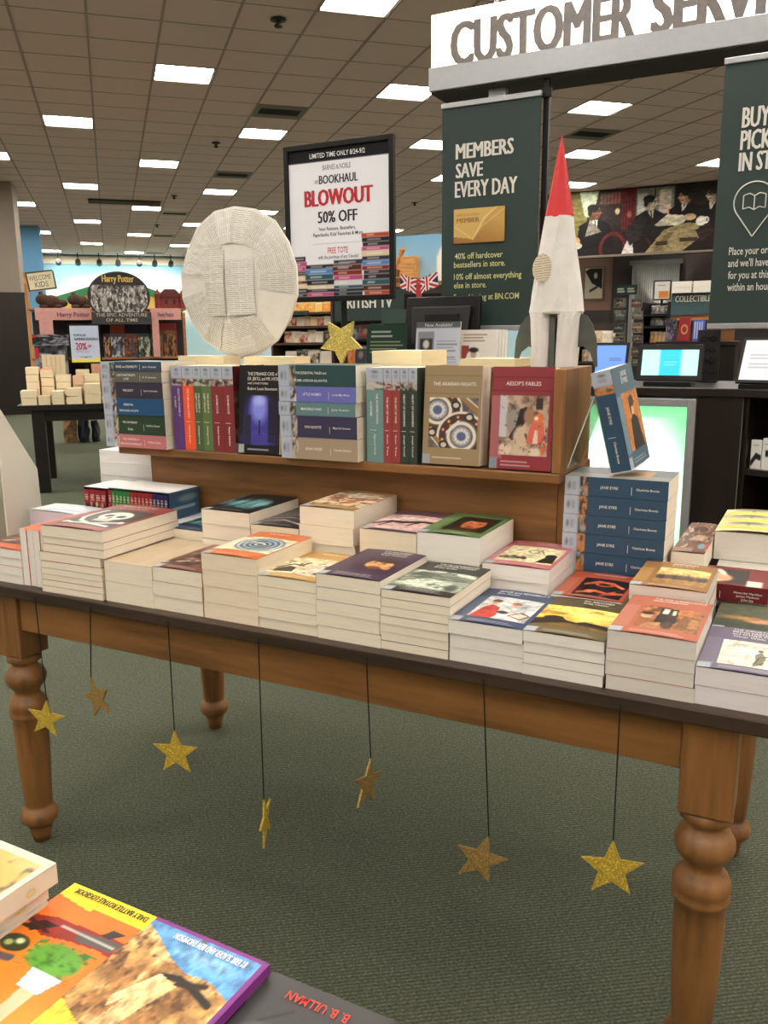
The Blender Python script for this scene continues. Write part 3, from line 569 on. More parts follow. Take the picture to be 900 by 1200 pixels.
# ---------------- right rear: spine-forward red book, the yellow-striped one over it, an ornate one behind
def spine_art(base, t, h, seed, strip=True, label=(176, 186, 202), picc=None):
    a = Art(64, 10, base)
    if strip:
        p = a.sub(.145, 0, .225, 1); rgb = picc or (196, 186, 170); p.fill(rgb); p.blot(3, seed, .5, (60, 50, 46), 5); p.blot(4, seed+7, .6, mixc(base, (255, 255, 255), .5), 5)
        a.rect(-.1, -.2, .15, 1.2, label); a.ell(.045, .5, .012, .16, (90, 100, 120)); a.rect(.075, .25, .11, .75, (150, 160, 178))
    return a
def spine(cv, t, h, base, title, author, seed=1, strip=True, two=None, col=WT, picc=None):
    panel('spine_print', spine_art(base, t, h, seed, strip, picc=picc), cv, (-.0004, h, 0), (0, -h, 0), (0, 0, t), PRINT)
    ex, ey = (0, -1, 0), (0, 0, 1); cap = min(.0058, t*.24)
    def put_t(s, u, wd, v, c): text(s, cv, (-.0009, h*(1-u), t*v), ex, ey, c, wd*h, col, .006, name='title')
    if title:
        if two: [put_t(q, .43-.0088*len(q), .0176*len(q), v, cap*.92) for q, v in ((title, .58), (two, .22))]
        else: wd = min(.36, max(.17, .0195*len(title))); put_t(title, .44-wd/2, wd, .5-cap/t/2, cap)
    if author: put_t('|', .655, .004, .3, min(t*.4, .012)); put_t(author, .70, .22, .5-cap*.8/t/2, cap*.8)
FED = (120, 34, 40); FY = .384; fz0, fz1 = ony(835, 703, FY)[2], ony(835, 683, FY)[2]; ft_ = fz1-fz0-.0006; fxr = ony(876, 697, FY)[0]+.036
r, cv = book('dark red book lying spine outward under the yellow-striped book', .134, .203, ft_, basis((0, 1, 0), (-1, 0, 0), (0, 0, 1), (fxr, FY, fz0+.0003)), FED, CREAM, 'stacks on the display table')
panel('spine_print', spine_art((104, 26, 34), ft_, .203, 3), cv, (-.0004, .203, 0), (0, -.203, 0), (0, 0, ft_), PRINT); text('THE FEDERALIST', cv, (-.0009, .165, ft_*.42), (0, -1, 0), (0, 0, 1), .006, .072, WT, .0, name='title')
text('|', cv, (-.0009, .085, ft_*.3), (0, -1, 0), (0, 0, 1), .010, .0008, WT, name='title')
for k, s in enumerate(('Alexander Hamilton', 'James Madison', 'John Jay')): text(s, cv, (-.0009, .040-.004, .0185-k*.0066), (0, -1, 0), (0, 0, 1), .0042, (.050, .040, .022)[k], WT, .0, 'c', name='title')
am = Art(60, 90, FED); p_madison(am.sub(.1, .2, .86, .75)); am.rect(0, .06, .3, .2, (210, 206, 200))
panel('cover_print', am, cv, (0, 0, ft_+.0005), (.134, 0, 0), (0, .203, 0), PRINT)
ya = Art(70, 110, (222, 212, 176)); ya.blot(6, 3, .66, (176, 172, 140), 3)
for v in (.14, .47, .80): ya.rect(-.1, v-.05, 1.1, v+.05, (232, 220, 60))
for v in (.31, .64, .93): ya.ell(.4, v+.02, .22, .045, (104, 104, 84), .05); ya.rect(.38, v-.08, .42, v, (110, 108, 88)); ya.path([(.1, v-.07), (.5, v-.06), (.9, v-.075)], .006, (130, 128, 104))
yp, yx = onz(850, 656, fz1)[1], onz(836, 654, fz1)[0]
stack('thick yellow-striped book', yx, yp, 1, .060, ya, (214, 206, 170), GREYP, w=.150, h=.245, z0=fz1, seed=22, bulge=.006, toplabel='very thick book with yellow stripes and grey landscapes, highest on the right')
stack('plain book holding up the yellow-striped one', yx+.012, FY+.140, 2, fz1-TT-.0006, None, (200, 196, 186), GREYP, w=.130, h=.18, seed=24)
oa = Art(60, 80, (118, 78, 60)); oa.ell(.45, .75, .34, .16, (70, 36, 28)); oa.ring(.45, .75, .3, .13, .12, (170, 120, 92)); oa.rect(-.1, .36, 1.1, .55, (186, 158, 130)); oa.blot(10, 5, .6, (92, 60, 48)); oa.blot(9, 15, .66, (206, 180, 156)); oa.ell(.8, .2, .12, .08, (110, 150, 170)); oa.ell(.95, .22, .06, .1, (196, 76, 60)); oa.rect(-.1, -.1, .6, .12, (160, 130, 110))
stack('ornate brown patterned book', .834, .434, 1, .042, oa, (130, 92, 74), CREAM, w=min(.106, yx-.838), h=.29, z0=fz1+.0004, seed=23)
# blue pile, spine outward, beside the riser
JB = (50, 80, 106); jw = .203; t = .0393; JX, JY = .823, .392
def jane_pic(a): pass
for k in range(7):
    z = TT+k*t; dx = .0055+.0007*k; r, cv = book('blue novel, spine outward, topmost of the blue pile by the riser' if k == 6 else f'blue novel, spine outward, {ORD[6-k]} from the top of the blue pile by the riser', .134, jw, t-.0006, basis((0, 1, 0), (-1, 0, 0), (0, 0, 1), (JX+dx-.004, JY+.002, z+.0002)), JB, CREAM, 'pile of blue novels')
    spine(cv, t-.0006, jw, JB, 'JANE EYRE', 'Charlotte Bronte', k, picc=(206, 132, 66))
    if k == 6:
        a = Art(60, 90, (110, 124, 128)); a.rect(.0, .0, .35, 1, (150, 150, 140)); a.rect(.25, .2, .8, .62, (190, 150, 110)); a.ell(.5, .42, .2, .1, (120, 90, 64), .1); panel('cover_print', a, cv, (0, 0, t-.0002), (.134, 0, 0), (0, jw, 0), PRINT)
PILE_T = TT+7*t
# the same novel leaning in a clear easel on the pile
tl = math.radians(13.5); yv = np.array([-_s(tl), -.05, _c(tl)]); yv /= np.linalg.norm(yv); zv = np.cross((0, 1, 0), yv); zv = zv+np.array([0, -.10, 0]); zv -= yv*(zv@yv); zv /= np.linalg.norm(zv); xv = np.cross(yv, zv)
o = ony(719, 553, .41)-np.array([.004, 0, 0]); o[2] = PILE_T+.0075
r, cv = book('blue novel leaning upright in the clear easel', .134, .203, .040, basis(xv, yv, zv, o), JB, CREAM)
spine(cv, .040, .203, JB, 'JANE EYRE', 'Charlotte Bronte', 3, picc=(206, 132, 66))
a = classic((70, 104, 124), lambda s: (s.fill((206, 132, 60)), s.poly([(.2, 0), (.3, .5), (.5, .62), (.75, .5), (.9, 0)], (34, 34, 36)), s.ell(.52, .72, .12, .14, (226, 180, 140)), s.ell(.52, .82, .15, .1, (44, 32, 28)), s.ell(.4, .74, .05, .14, (44, 32, 28))), strip=(110, 140, 160), pv=(.16, .74), pu=(.2, .98)); cover_art(cv, a, .134, .203, .040, .001); titles(cv, .134, .203, .040, [T('JANE', .3, .9, .011, .3), T('EYRE', .3, .83, .011, .3)])
es = thing('book_easel', 'clear acrylic easel on the blue pile', 'easel', (o[0]-.05, o[1]+.03, PILE_T)); EA = lambda mb: mb
q0 = np.array([o[0]-.05, o[1]+.03, PILE_T]); oo = np.array(o)
def wedge(pts, e): return MB().prism([np.asarray(p)-q0 for p in pts], e)
bx = oo-zv*.006; wedge([bx+xv*.02-yv*.001, bx+xv*.11-yv*.001, bx+xv*.11+yv*.16, bx+xv*.02+yv*.16], -zv*.003).build('rest_panel', ACRYL, es)
wedge([bx+xv*.02-yv*.0015, bx+xv*.11-yv*.0015, bx+xv*.11-yv*.0015+zv*.047, bx+xv*.02-yv*.0015+zv*.047], -yv*.002).build('ledge', ACRYL, es)
tp = bx+yv*.155; f1 = np.array([tp[0]-.055, tp[1], PILE_T+.003]); wedge([tp+xv*.02-zv*.003, tp+xv*.11-zv*.003, f1+xv*.11, f1+xv*.02], (-.003, 0, 0)).build('back_leg', ACRYL, es)

# ---------------- the riser's shelf, left to right
def spine_pile(items, xr, yf, z, where, sc=1.11):
    n = len(items)
    for k, (t, base, title, two, author, cname) in enumerate(items):
        t = t*sc
        jx = random.uniform(-.004, .004); h = .203
        r, cv = book(f'{cname} book lying spine outward, {("bottom", "second", "third", "fourth", "fifth", "top")[k if k < n-1 else 5]} of the {where}', .134, h, t-.0005, basis((0, 1, 0), (-1, 0, 0), (0, 0, 1), (xr+jx, yf+random.uniform(-.002, .002), z+.0002)), base, CREAM, 'riser piles')
        spine(cv, t-.0005, h, base, title, author, k*5+2, two=two, picc=random.choice([(190, 180, 160), (150, 120, 90), (210, 206, 200)])); z += t
    return z
spine_pile([(.0305, (192, 120, 124), 'THE VARIETIES of', 'RELIGIOUS EXPERIENCE', 'William James', 'pink'), (.0450, (38, 66, 48), 'THE CANTERBURY', 'TALES', 'Geoffrey Chaucer', 'dark green'), (.0385, (30, 80, 124), 'ESSENTIAL', 'DIALOGUES of PLATO', None, 'bright blue'),
            (.0370, (52, 52, 70), 'THE IDIOT', None, 'Fyodor Dostoevsky', 'charcoal navy'), (.0240, (98, 100, 92), "LADY CHATTERLEY'S", 'LOVER', 'D. H. Lawrence', 'olive grey'), (.0225, (52, 74, 96), 'SENSE and SENSIBILITY', None, 'Jane Austen', 'slate blue')], -.383, .352, SZ, 'left pile on the riser')
spine_pile([(.0455, (164, 148, 128), 'BLEAK HOUSE', None, 'Charles Dickens', 'tan'), (.0445, (58, 56, 86), 'DON QUIXOTE', None, 'Miguel de Cervantes', 'dark indigo'), (.0285, (98, 134, 140), 'MANSFIELD PARK', None, 'Jane Austen', 'grey teal'),
            (.0315, (106, 112, 188), 'LITTLE WOMEN', None, 'Louisa May Alcott', 'periwinkle'), (.0430, (44, 76, 80), 'THE ESSENTIAL TALES and', 'POEMS of EDGAR ALLAN POE', None, 'deep teal')], .166, .350, SZ, 'pile right of the night-blue book')
def upright(xs, yf, items, grp):
    for (x0, x1), (base, title, two, author, lb, hh) in zip(zip(xs, xs[1:]), items):
        t = x1-x0-.0008; M = basis((0, 1, 0), (0, 0, 1), (1, 0, 0), (x0, yf, SZ+.0005)); r, cv = book(lb, .130, hh, t, M, base, CREAM, grp); spine(cv, t, hh, base, title, author, int(x0*1000) % 90, two=two, picc=(200, 190, 180)); last = (r, cv, t, hh)
    return last
PU, OR, GR, MA = (96, 62, 128), (238, 92, 54), (78, 100, 66), (130, 50, 54)
r, cv, t, hh = upright([-.374, -.340, -.3055, -.281, -.2505, -.216, -.1835], .372, [(PU, 'SELECTED STORIES of', 'O. HENRY', None, 'purple-spined book standing upright on the riser shelf', .2085), (OR, 'THE TURN of the SCREW', None, 'Henry James', 'bright orange-spined book standing upright on the riser shelf', .2085), (GR, 'THE LEGEND of', 'SLEEPY HOLLOW', 'Washington Irving', 'green-spined upright book next to the orange one', .2085), (mixc(GR, (120, 150, 80), .4), 'THE LEGEND of', 'SLEEPY HOLLOW', 'Washington Irving', 'green-spined upright book next to the maroon ones', .2085), (MA, 'SCARAMOUCHE', None, 'Rafael Sabatini', 'maroon-spined upright book, left one of two', .2085), (MA, 'SCARAMOUCHE', None, 'Rafael Sabatini', 'maroon-spined upright book, right one of two', .2085)], 'upright books on the riser')
a = classic((74, 22, 26), lambda s: (s.fill((120, 90, 74)), s.blot(5, 3, .5, (70, 50, 44))), full=True, pv=(.14, .66)); cover_art(cv, a, .130, hh, t, .0)
upright([.1795, .222, .2425, .263, .2835, .304], .372, [((112, 148, 150), 'THE INTERPRETATION', 'of DREAMS', 'Sigmund Freud', 'pale teal upright book on the riser shelf', .2085), ((150, 64, 64), 'THE ART OF WAR', None, 'Sun Tzu', 'thin red upright book, left one of two', .2085), ((150, 64, 64), 'THE ART OF WAR', None, 'Sun Tzu', 'thin red upright book, right one of two', .2085),
        ((52, 64, 58), 'HEART OF DARKNESS', None, 'Joseph Conrad', 'thin dark green upright book beside the red ones', .2085), ((52, 64, 58), 'HEART OF DARKNESS', None, 'Joseph Conrad', 'thin dark green upright book beside the tan mosaic cover', .2085)], 'upright books on the riser')
def faceout(label, x, yf, w, t, base, art, lines, lean=.09, h=.2095, pg=CREAM):
    yv = (0, _s(lean), _c(lean)); zv = (0, -_c(lean), _s(lean)); o = np.array([x, yf, SZ+.0005])-np.array(zv)*t; o[2] = SZ+.0005
    r, cv = book(label, w, h, t, basis((1, 0, 0), yv, zv, o), base, pg); cover_art(cv, art, w, h, t, .0); titles(cv, w, h, t, lines, .0015); return r
a = Art(80, 120, (20, 20, 26)); s = a.sub(.0, .1, 1, .66); s.fill((24, 22, 40)); s.ell(.5, .55, .34, .5, (60, 56, 150), .2085); s.ell(.5, .75, .2, .3, (130, 140, 230), .15); s.rect(0, 0, .12, 1, (22, 20, 34)); s.ell(.5, .12, .42, .16, (70, 66, 160), .1); s.rect(.49, .2, .53, .5, (30, 28, 60)); s.rect(.1, .0, .3, .6, (38, 36, 66)); s.rect(.72, .05, .95, .9, (30, 28, 56)); s.ell(.5, .9, .14, .1, (170, 180, 250), .1); [s.line((.1, .02+.04*k), (.9, .02+.04*k), .006, (50, 46, 110)) for k in range(5)]; a.rect(-.1, -.1, .14, .1, (170, 176, 180)); a.rows(.22, .04, .8, .08, 1, (200, 200, 200))
faceout('black face-out book with a glowing blue alley', -.172, .366, .118, .030, (20, 20, 24), a, [T('THE STRANGE CASE of', .22, .885, .0075, .72), T('DR. JEKYLL and MR. HYDE', .22, .83, .0075, .75), T('AND OTHER STORIES', .22, .785, .0045, .5), T('Robert Louis Stevenson', .22, .72, .007, .72)])
a = Art(96, 140, (152, 132, 100)); s = a.sub(.1, .17, .95, .68); s.fill((120, 112, 108)); s.blot(9, 3, .55, (90, 84, 84))
def rosette(u, v):
    s.ring(u, v, .27, .26, .12, (226, 220, 206)); s.ring(u, v, .40, .385, .17, (74, 56, 44)); s.ring(u, v, .49, .47, .05, (228, 222, 208)); s.ell(u, v, .2, .19, (150, 156, 172)); s.ell(u, v, .09, .085, (86, 100, 140))
    for k in range(12):
        th = k*math.pi/6; s.ell(u+.13*_c(th), v+.125*_s(th), .035, .034, (214, 210, 206)); s.ell(u+.40*_c(th+.2), v+.385*_s(th+.2), .034, .033, ((206, 136, 70), (196, 90, 96))[k % 2]); s.ell(u+.40*_c(th+.2), v+.385*_s(th+.2), .014, .014, (240, 220, 170))
rosette(.17, .75); rosette(.68, .24); s.line((.62, 1.05), (1.05, .68), .05, (150, 116, 72)); s.line((.7, 1.05), (1.05, .78), .012, (226, 220, 206)); s.line((-.05, .36), (.4, -.06), .05, (150, 116, 72)); s.line((.02, .25), (.2, .05), .012, (226, 220, 206))
for u, v in ((.55, .85), (.83, .62), (.07, .3), (.32, .06)): s.ell(u, v, .1, .09, (46, 40, 40)); s.ell(u, v, .06, .05, (206, 198, 186))
a.rect(-.1, -.1, .14, .1, (150, 158, 166)); a.line((0, .9), (1, .9), .004, (128, 110, 82)); a.line((0, .72), (1, .72), .004, (128, 110, 82)); a.rows(.17, .06, .75, .10, 1, (214, 204, 184))
faceout('tan face-out book with a blue and orange mosaic pattern', .3145, .372, .131, .050, (150, 130, 98), a, [T('THE ARABIAN NIGHTS', .16, .80, .0075, .74)])
a = Art(96, 140, (140, 52, 62)); a.rect(-.1, .1, .2, .72, (166, 100, 104)); s = a.sub(.14, .14, .93, .72); s.fill((190, 166, 146)); s.blot(10, 9, .56, (140, 112, 96), 4); s.rect(0, .3, .16, 1, (196, 192, 196)); s.ell(.3, .62, .16, .24, (150, 142, 134), .05); s.poly([(.34, .5), (.42, .78), (.56, .82), (.56, .6), (.46, .46)], (40, 36, 38)); s.poly([(.2, .3), (.36, .52), (.42, .48), (.3, .24)], (56, 50, 50)); s.ell(.46, .3, .16, .2, (204, 182, 156), .05); s.ell(.62, .66, .12, .14, (160, 122, 98), .05); s.rect(.74, .78, .88, .97, (56, 46, 44))
s.poly([(.56, .22), (.64, .5), (.76, .62), (.9, .56), (.96, .3), (.86, .18)], (214, 106, 88)); s.ell(.8, .64, .1, .09, (226, 120, 70)); s.ell(.76, .63, .04, .03, (240, 226, 206)); s.poly([(.7, .2085), (.74, .44), (.8, .44), (.8, .2085)], (226, 206, 190)); s.poly([(.86, .05), (.92, .24), (.97, .2085), (.95, .02)], (214, 104, 60)); s.ell(.15, .1, .14, .1, (216, 198, 176), .04); s.ell(.45, .08, .18, .1, (206, 184, 160), .04); s.ell(.75, .06, .12, .08, (220, 204, 182), .04); s.blot(14, 21, .72, (80, 62, 56), 5)
a.line((.02, .9), (1, .9), .004, (110, 36, 46)); a.line((0, .77), (1, .77), .004, (110, 36, 46)); a.rect(-.1, -.1, .13, .11, (130, 140, 150)); a.rows(.18, .03, .72, .10, 2, (206, 176, 176))
faceout('maroon face-out book with an orange fox picture', .4685, .372, .131, .036, (136, 50, 60), a, [T("AESOP'S FABLES", .23, .82, .008, .56)])
# ---------------- left rear: boxed sets, white stack, pale books
def boxset(label, x0, x1, yf, z0, hgt, cols, case, depth=.115, group='boxed sets'):
    t = thing('boxed_set', label, 'boxed set', ((x0+x1)/2, yf+depth/2, z0), 0, group); xm, ym = (x0+x1)/2, yf+depth/2
    cs = MB(); e = .002
    for a, b in (((x0, yf+.002, 0), (x1, yf+depth, e)), ((x0, yf+.002, hgt-e), (x1, yf+depth, hgt)), ((x0, yf+.002, e), (x0+e, yf+depth, hgt-e)), ((x1-e, yf+.002, e), (x1, yf+depth, hgt-e)), ((x0, yf+depth-e, e), (x1, yf+depth, hgt-e))):
        cs.box((a[0]-xm, a[1]-ym, a[2]), (b[0]-xm, b[1]-ym, b[2]))
    c = cs.build('slipcase', mat(case, .5, kind='paint', name='slipcase_board'), t); n = len(cols); dw = (x1-x0-2*e)/n
    for k, cc in enumerate(cols):
        X = x0+e+k*dw-xm; b = MB().box((X+.0006, yf-ym-.003, e+.0005), (X+dw-.0006, yf-ym+depth-.006, hgt-e-.004)).build('volume', mat(cc, .4, kind='paint', name='volume_cover'), t)
        sa = Art(8, 24, cc); sa.rect(-.2, .08, 1.2, .3, (40, 34, 30)); sa.blot(3, k+3, .55, (214, 190, 150), 5); sa.rect(-.2, .5, 1.2, 1.1, cc); sa.rows(.2, .55, .95, .85, 3, (226, 210, 190), .5, k)
        panel('spine_print', sa, b, (X+.0008, yf-ym-.0034, e+.001), (dw-.0016, 0, 0), (0, 0, hgt-2*e-.006), PRINT)
    return t
stack('dark blue book beside the boxed set', -.292, .232, 2, .112, classic((52, 76, 104), p_teal, full=True), (60, 84, 112), CREAM, w=.116, h=.19, seed=31, jit=0, thick=[.06, .052])
stack('white book supporting the long boxed set', -.472, .292, 2, .110, None, (226, 226, 226), WHITEP, w=.174, h=.125, seed=32, jit=0)
RED, GRN, RD2, BLU = (138, 26, 40), (44, 128, 62), (150, 34, 40), (44, 40, 92)
bs = boxset('boxed set of small maroon books left of the longer boxed set', -.628, -.545, .298, TT+.1107, .066, [RED]*4, (24, 22, 24)); 
bs2 = boxset('long boxed set with green, red and navy spines in a blue case', -.540, -.338, .296, TT+.1107, .070, [RD2]+[GRN]*5+[RD2]*6+[BLU]*4, (58, 88, 112))
for p in (bs, bs2):
    c = [o for o in p.children if o.name.startswith('slipcase')][0]; x = .0415 if p is bs else .101; MB().box((-x, -.055, .066 if p is bs else .070), (x, .0575, .0672 if p is bs else .0712)).build('lid', WHITE, c)
cg = Art(30, 18, (58, 88, 112)); cg.ell(.6, .75, .3, .14, (120, 140, 150), .1); cg.rows(.1, .3, .95, .55, 1, (176, 190, 198), .6); panel('case_print', cg, bs2, (.1013, -.055, .003), (0, .112, 0), (0, 0, .062), MATTE)
stack('white book supporting the maroon boxed set', -.636, .292, 2, .110, None, (226, 226, 226), WHITEP, w=.160, h=.125, seed=33, jit=0)
stack('white-jacketed book left behind the riser', -.745, .475, 7, .248, None, (232, 232, 232), (238, 238, 236), w=.215, h=.15, seed=34, jit=.003, edge='plain white')
pa = Art(60, 60, (196, 206, 216)); pa.rect(0, 0, .3, 1, (222, 224, 220)); pa.path([(.3, .2), (.9, .3)], .03, (150, 170, 190)); pa.path([(.3, .6), (.9, .7)], .04, (226, 230, 232))
stack('pale blue glossy book at the left end', -.715, .195, 2, .128, pa, (206, 212, 220), (214, 212, 224), w=.17, h=.086, seed=35, edge='lavender-edged', thick=[.07, .058])
# ---------------- white cardboard display at the left end of the table
g0, g1 = onz(0, 657, TT), onz(38, 638, TT); gd = (g1-g0)/np.linalg.norm(g1-g0); gn = np.cross(gd, (0, 0, 1))
def on_g(px, py, off=0.0):
    d = ray(px, py); return CAM+d*(((g0+gn*off)-CAM)@gn)/(d@gn)
cdp = thing('cardboard_display', 'white slanted cardboard display stand at the left end of the table', 'display stand', (g0+g1)/2)
fp = [on_g(*p) for p in ((-8, 498), (0, 512), (14, 535), (17, 541), (30, 560), (35, 572), (38, 638))]; fp.append(g0-gd*.02)
CARD = mat((222, 220, 206), .6, kind='paint', sc=4, amp=.02, name='white_card')
MB().prism([p for p in fp], -gn*.004).build('side_panel', CARD, cdp, world=True)
bp_ = [on_g(*p, .04) for p in ((-8, 470), (0, 482), (42, 549), (47, 592))]; lo_ = bp_[-1].copy(); lo_[2] = TT+.001; l2 = bp_[0].copy(); l2[2] = TT+.001
MB().prism(bp_+[lo_, l2], gn*.004).build('rear_panel', CARD, cdp, world=True)
pk = Art(24, 40, (226, 222, 208)); pk.poly([(.4, .1), (.4, .6), (.3, .9), (.6, .95), (.62, .5), (.6, .1)], (40, 36, 30)); pk.rect(.2, .0, .9, .12, (190, 60, 46))
c0 = on_g(26, 563, -.006); panel('card_print', pk, cdp, c0, gd*.035, (0, 0, .07), MATTE, world=True)

EDGE = mat((214, 232, 220), .15, kind='paint', amp=.02, name='edge_highlight_paint')  # pale opaque bars paint the bright light along the clear easel's edges
lg = [o_ for o_ in es.children if o_.name.startswith('back_leg')][0]; rp_ = [o_ for o_ in es.children if o_.name.startswith('rest_panel')][0]
for pr_, p_, q_ in ((rp_, bx+xv*.02, bx+xv*.02+yv*.16), (lg, tp+xv*.02-zv*.003, f1+xv*.02)): MB().tube(np.asarray(p_)-q0, np.asarray(q_)-q0, .0016, 6).build('edge_highlight', EDGE, pr_)

# ================================================================== things standing on the riser
RT = 1.1805
# disc pasted over with book pages
dc = ony(278.5, 332, .60); DR = .1955
dsk = thing('paper_disc', 'large round disc pasted over with torn book pages', 'decoration', (dc[0], .60, RT))
zc = dc[2]-RT; rg = random.Random(11); NR = 18
rim = [DR*(1+rg.uniform(-.025, .02)) for _ in range(NR)]
def dome(x, z): r = min(1, math.hypot(x, z)/DR); return -.028*(1-r*r)
def rp(k, f): th = 2*math.pi*k/NR; return (rim[k % NR]*f*_s(th)*.97, rim[k % NR]*f*_c(th))
V = []; Fs = []
for f in (1.0, .8, .55, .28):
    for k in range(NR): x, z = rp(k, f); V.append((x, dome(x, z), z+zc))
for i in range(3):
    for k in range(NR): Fs.append((i*NR+k, i*NR+(k+1) % NR, (i+1)*NR+(k+1) % NR, (i+1)*NR+k))
V.append((0, dome(0, 0), zc)); Fs += [(3*NR+k, 3*NR+(k+1) % NR, 4*NR) for k in range(NR)]
nb = len(V); V += [(x, -y+.004, z) for x, y, z in V]; Fs += [tuple(nb+i for i in f[::-1]) for f in Fs[:]]; Fs += [(k, nb+k, nb+(k+1) % NR, (k+1) % NR) for k in range(NR)]
put('disc_core', mesh('disc_core', V, Fs, mat((230, 227, 220), .8, kind='paper', sc=14, bump=.9, name='page_paper')), dsk)
PAGE = [mat(c, .85, kind='textlines', name='printed_page', spec=.15) for c in ((229, 226, 218), (222, 219, 211), (233, 230, 224))]
def uvmesh(name, V, Fs, m, ang, org):
    me = mesh(name, V, Fs, m); uv = me.uv_layers.new(name='UVMap'); c, s_ = _c(ang), _s(ang)
    for lp in me.loops:
        x, y, z = V[lp.vertex_index]; x -= org[0]; z -= org[1]; uv.data[lp.index].uv = (x*c+z*s_, -x*s_+z*c)
    return me
def page_piece(pts, ang, m, lift):
    n = 4; V = []; Fs = []; (a, b, c, d) = [np.array(p) for p in pts]
    for i in range(n+1):
        for j in range(n+1):
            u, v = i/n, j/n; p = a*(1-u)*(1-v)+b*u*(1-v)+c*u*v+d*(1-u)*v; V.append((p[0], dome(*p)-.0012-lift-.0012*rg.random(), p[1]+zc))
    for i in range(n):
        for j in range(n): Fs.append((i*(n+1)+j, (i+1)*(n+1)+j, (i+1)*(n+1)+j+1, i*(n+1)+j+1))
    put('page', uvmesh('page', V, Fs, m, ang, (a[0], a[1]+zc)), dsk)
for k in range(0, NR, 1):
    if rg.random() < .12: continue
    f0 = rg.uniform(.45, .56); page_piece([rp(k, .97), rp(k+1, .97), rp(k+1, f0), rp(k, f0)], -2*math.pi*(k+.5)/NR+(math.pi/2 if k % 3 else 0), PAGE[k % 3], .0006*(k % 3))
page_piece([(-.088, -.082), (-.022, -.085), (-.022, .088), (-.088, .09)], 0, PAGE[0], .003); page_piece([(-.014, -.085), (.072, -.08), (.072, .058), (-.014, .058)], 0, PAGE[2], .0036); page_piece([(.004, -.15), (.09, -.11), (.075, -.088), (-.01, -.09)], -.4, PAGE[1], .002)
# papier-mache rocket
rk = ony(650, 428, .585); rkt = thing('toy_rocket', 'white papier-mache rocket with a red cone and grey fins', 'decoration', (rk[0], .585, RT))
PM = mat((226, 224, 220), .85, kind='paper', sc=30, bump=.8, name='papier_mache'); RED_C = mat((206, 42, 46), .6, kind='cloth', sc=60, amp=.08, name='red_card'); FIN = mat((82, 86, 80), .7, kind='paint', name='grey_card')
kz = (ony(649, 160, .585)[2]-RT)/.457
rg = random.Random(3)
def ringv(w, d, z, n=20, sq=3.0, jit=.0018, x0=0):
    out = []
    for k in range(n):
        t = 2*math.pi*k/n; c, s_ = _c(t), _s(t); r = (abs(c)**sq+abs(s_)**sq)**(-1/sq); out.append((x0+w*r*c+rg.uniform(-jit, jit), d*r*s_+rg.uniform(-jit, jit), z*kz))
    return out
def loft(rings, cap=True):
    m = MB(); n = len(rings[0]); V = [v for r in rings for v in r]; Fs = [(i*n+k, i*n+(k+1) % n, (i+1)*n+(k+1) % n, (i+1)*n+k) for i in range(len(rings)-1) for k in range(n)]
    Fs += [tuple(range(n-1, -1, -1)), tuple((len(rings)-1)*n+k for k in range(n))]; return m.add(V, Fs)
loft([ringv(.054, .040, .108), ringv(.0585, .042, .112), ringv(.054, .040, .15), ringv(.045, .036, .20), ringv(.037, .031, .25), ringv(.0285, .026, .302)]).build('body', PM, rkt)
for s_ in (-1, 1): loft([ringv(.0215, .036, 0, x0=s_*.026), ringv(.0225, .038, .05, x0=s_*.0275), ringv(.0235, .039, .1, x0=s_*.030), ringv(.0255, .04, .112, x0=s_*.0305)]).build('foot_column', PM, rkt)
loft([ringv(.0300, .0275, .300, n=8, sq=2, jit=0), ringv(.0315, .028, .304, n=8, sq=2, jit=0), ringv(.022, .02, .35, n=8, sq=2, jit=0), ringv(.0115, .011, .405, n=8, sq=2, jit=0), ringv(.0008, .0008, .457, n=8, sq=2, jit=0)]).build('nose_cone', RED_C, rkt)
MB().box((-.006, -.030, .0), (.006, .030, .10*kz)).build('core_slot', FIN, rkt)
for s_ in (-1, 1):
    pts = [(s_*.05, .11), (s_*.068, .104), (s_*.082, .085), (s_*.091, .055), (s_*.095, .0), (s_*.089, .0), (s_*.078, .03), (s_*.062, .042), (s_*.05, .04)]; MB().prism([(x, -.002, z*kz) for x, z in pts], (0, .004, 0)).build('fin', FIN, rkt)
pc = []; cx, cz = -.024, .2*kz
for k in range(16): t = 2*math.pi*k/16; pc.append((cx+.021*_c(t), -.040-.0+abs(cx+.021*_c(t))*.28*0, cz+.030*_s(t)))
put('porthole', uvmesh('porthole', [(x, -.0385-(cz-z)*.16, z) for x, y, z in pc], [tuple(range(16))], mat((206, 196, 172), .85, kind='textlines', name='porthole_page'), .1, (0, 0)), rkt)
# paperbacks laid flat along the riser's top
for k, (p0, p1, yt, yf, n_, lb) in enumerate(((209, 262, 417, .515, 1, 'cream book lying flat on the riser top, leftmost'), (286, 345, 418, .513, 1, 'cream book lying flat on the riser top behind the night-blue cover'), (436, 494, 411, .515, 1, 'cream book lying flat on the riser top behind the teal and red spines'), (538, 603, 420.5, .516, 1, 'cream book lying flat on the riser top behind the tan mosaic cover'))):
    A_, B_ = ony(p0, yt+8, yf), ony(p1, yt+8, yf); zt = ony((p0+p1)/2, yt, yf)[2]; w = B_[0]-A_[0]
    book(lb, w, .075 if k < 2 else .150, max(.012, zt-RT-.0006), flat(A_[0], yf, RT+.0004, 0), (232, 222, 190), (240, 226, 184), 'books flat on the riser top')
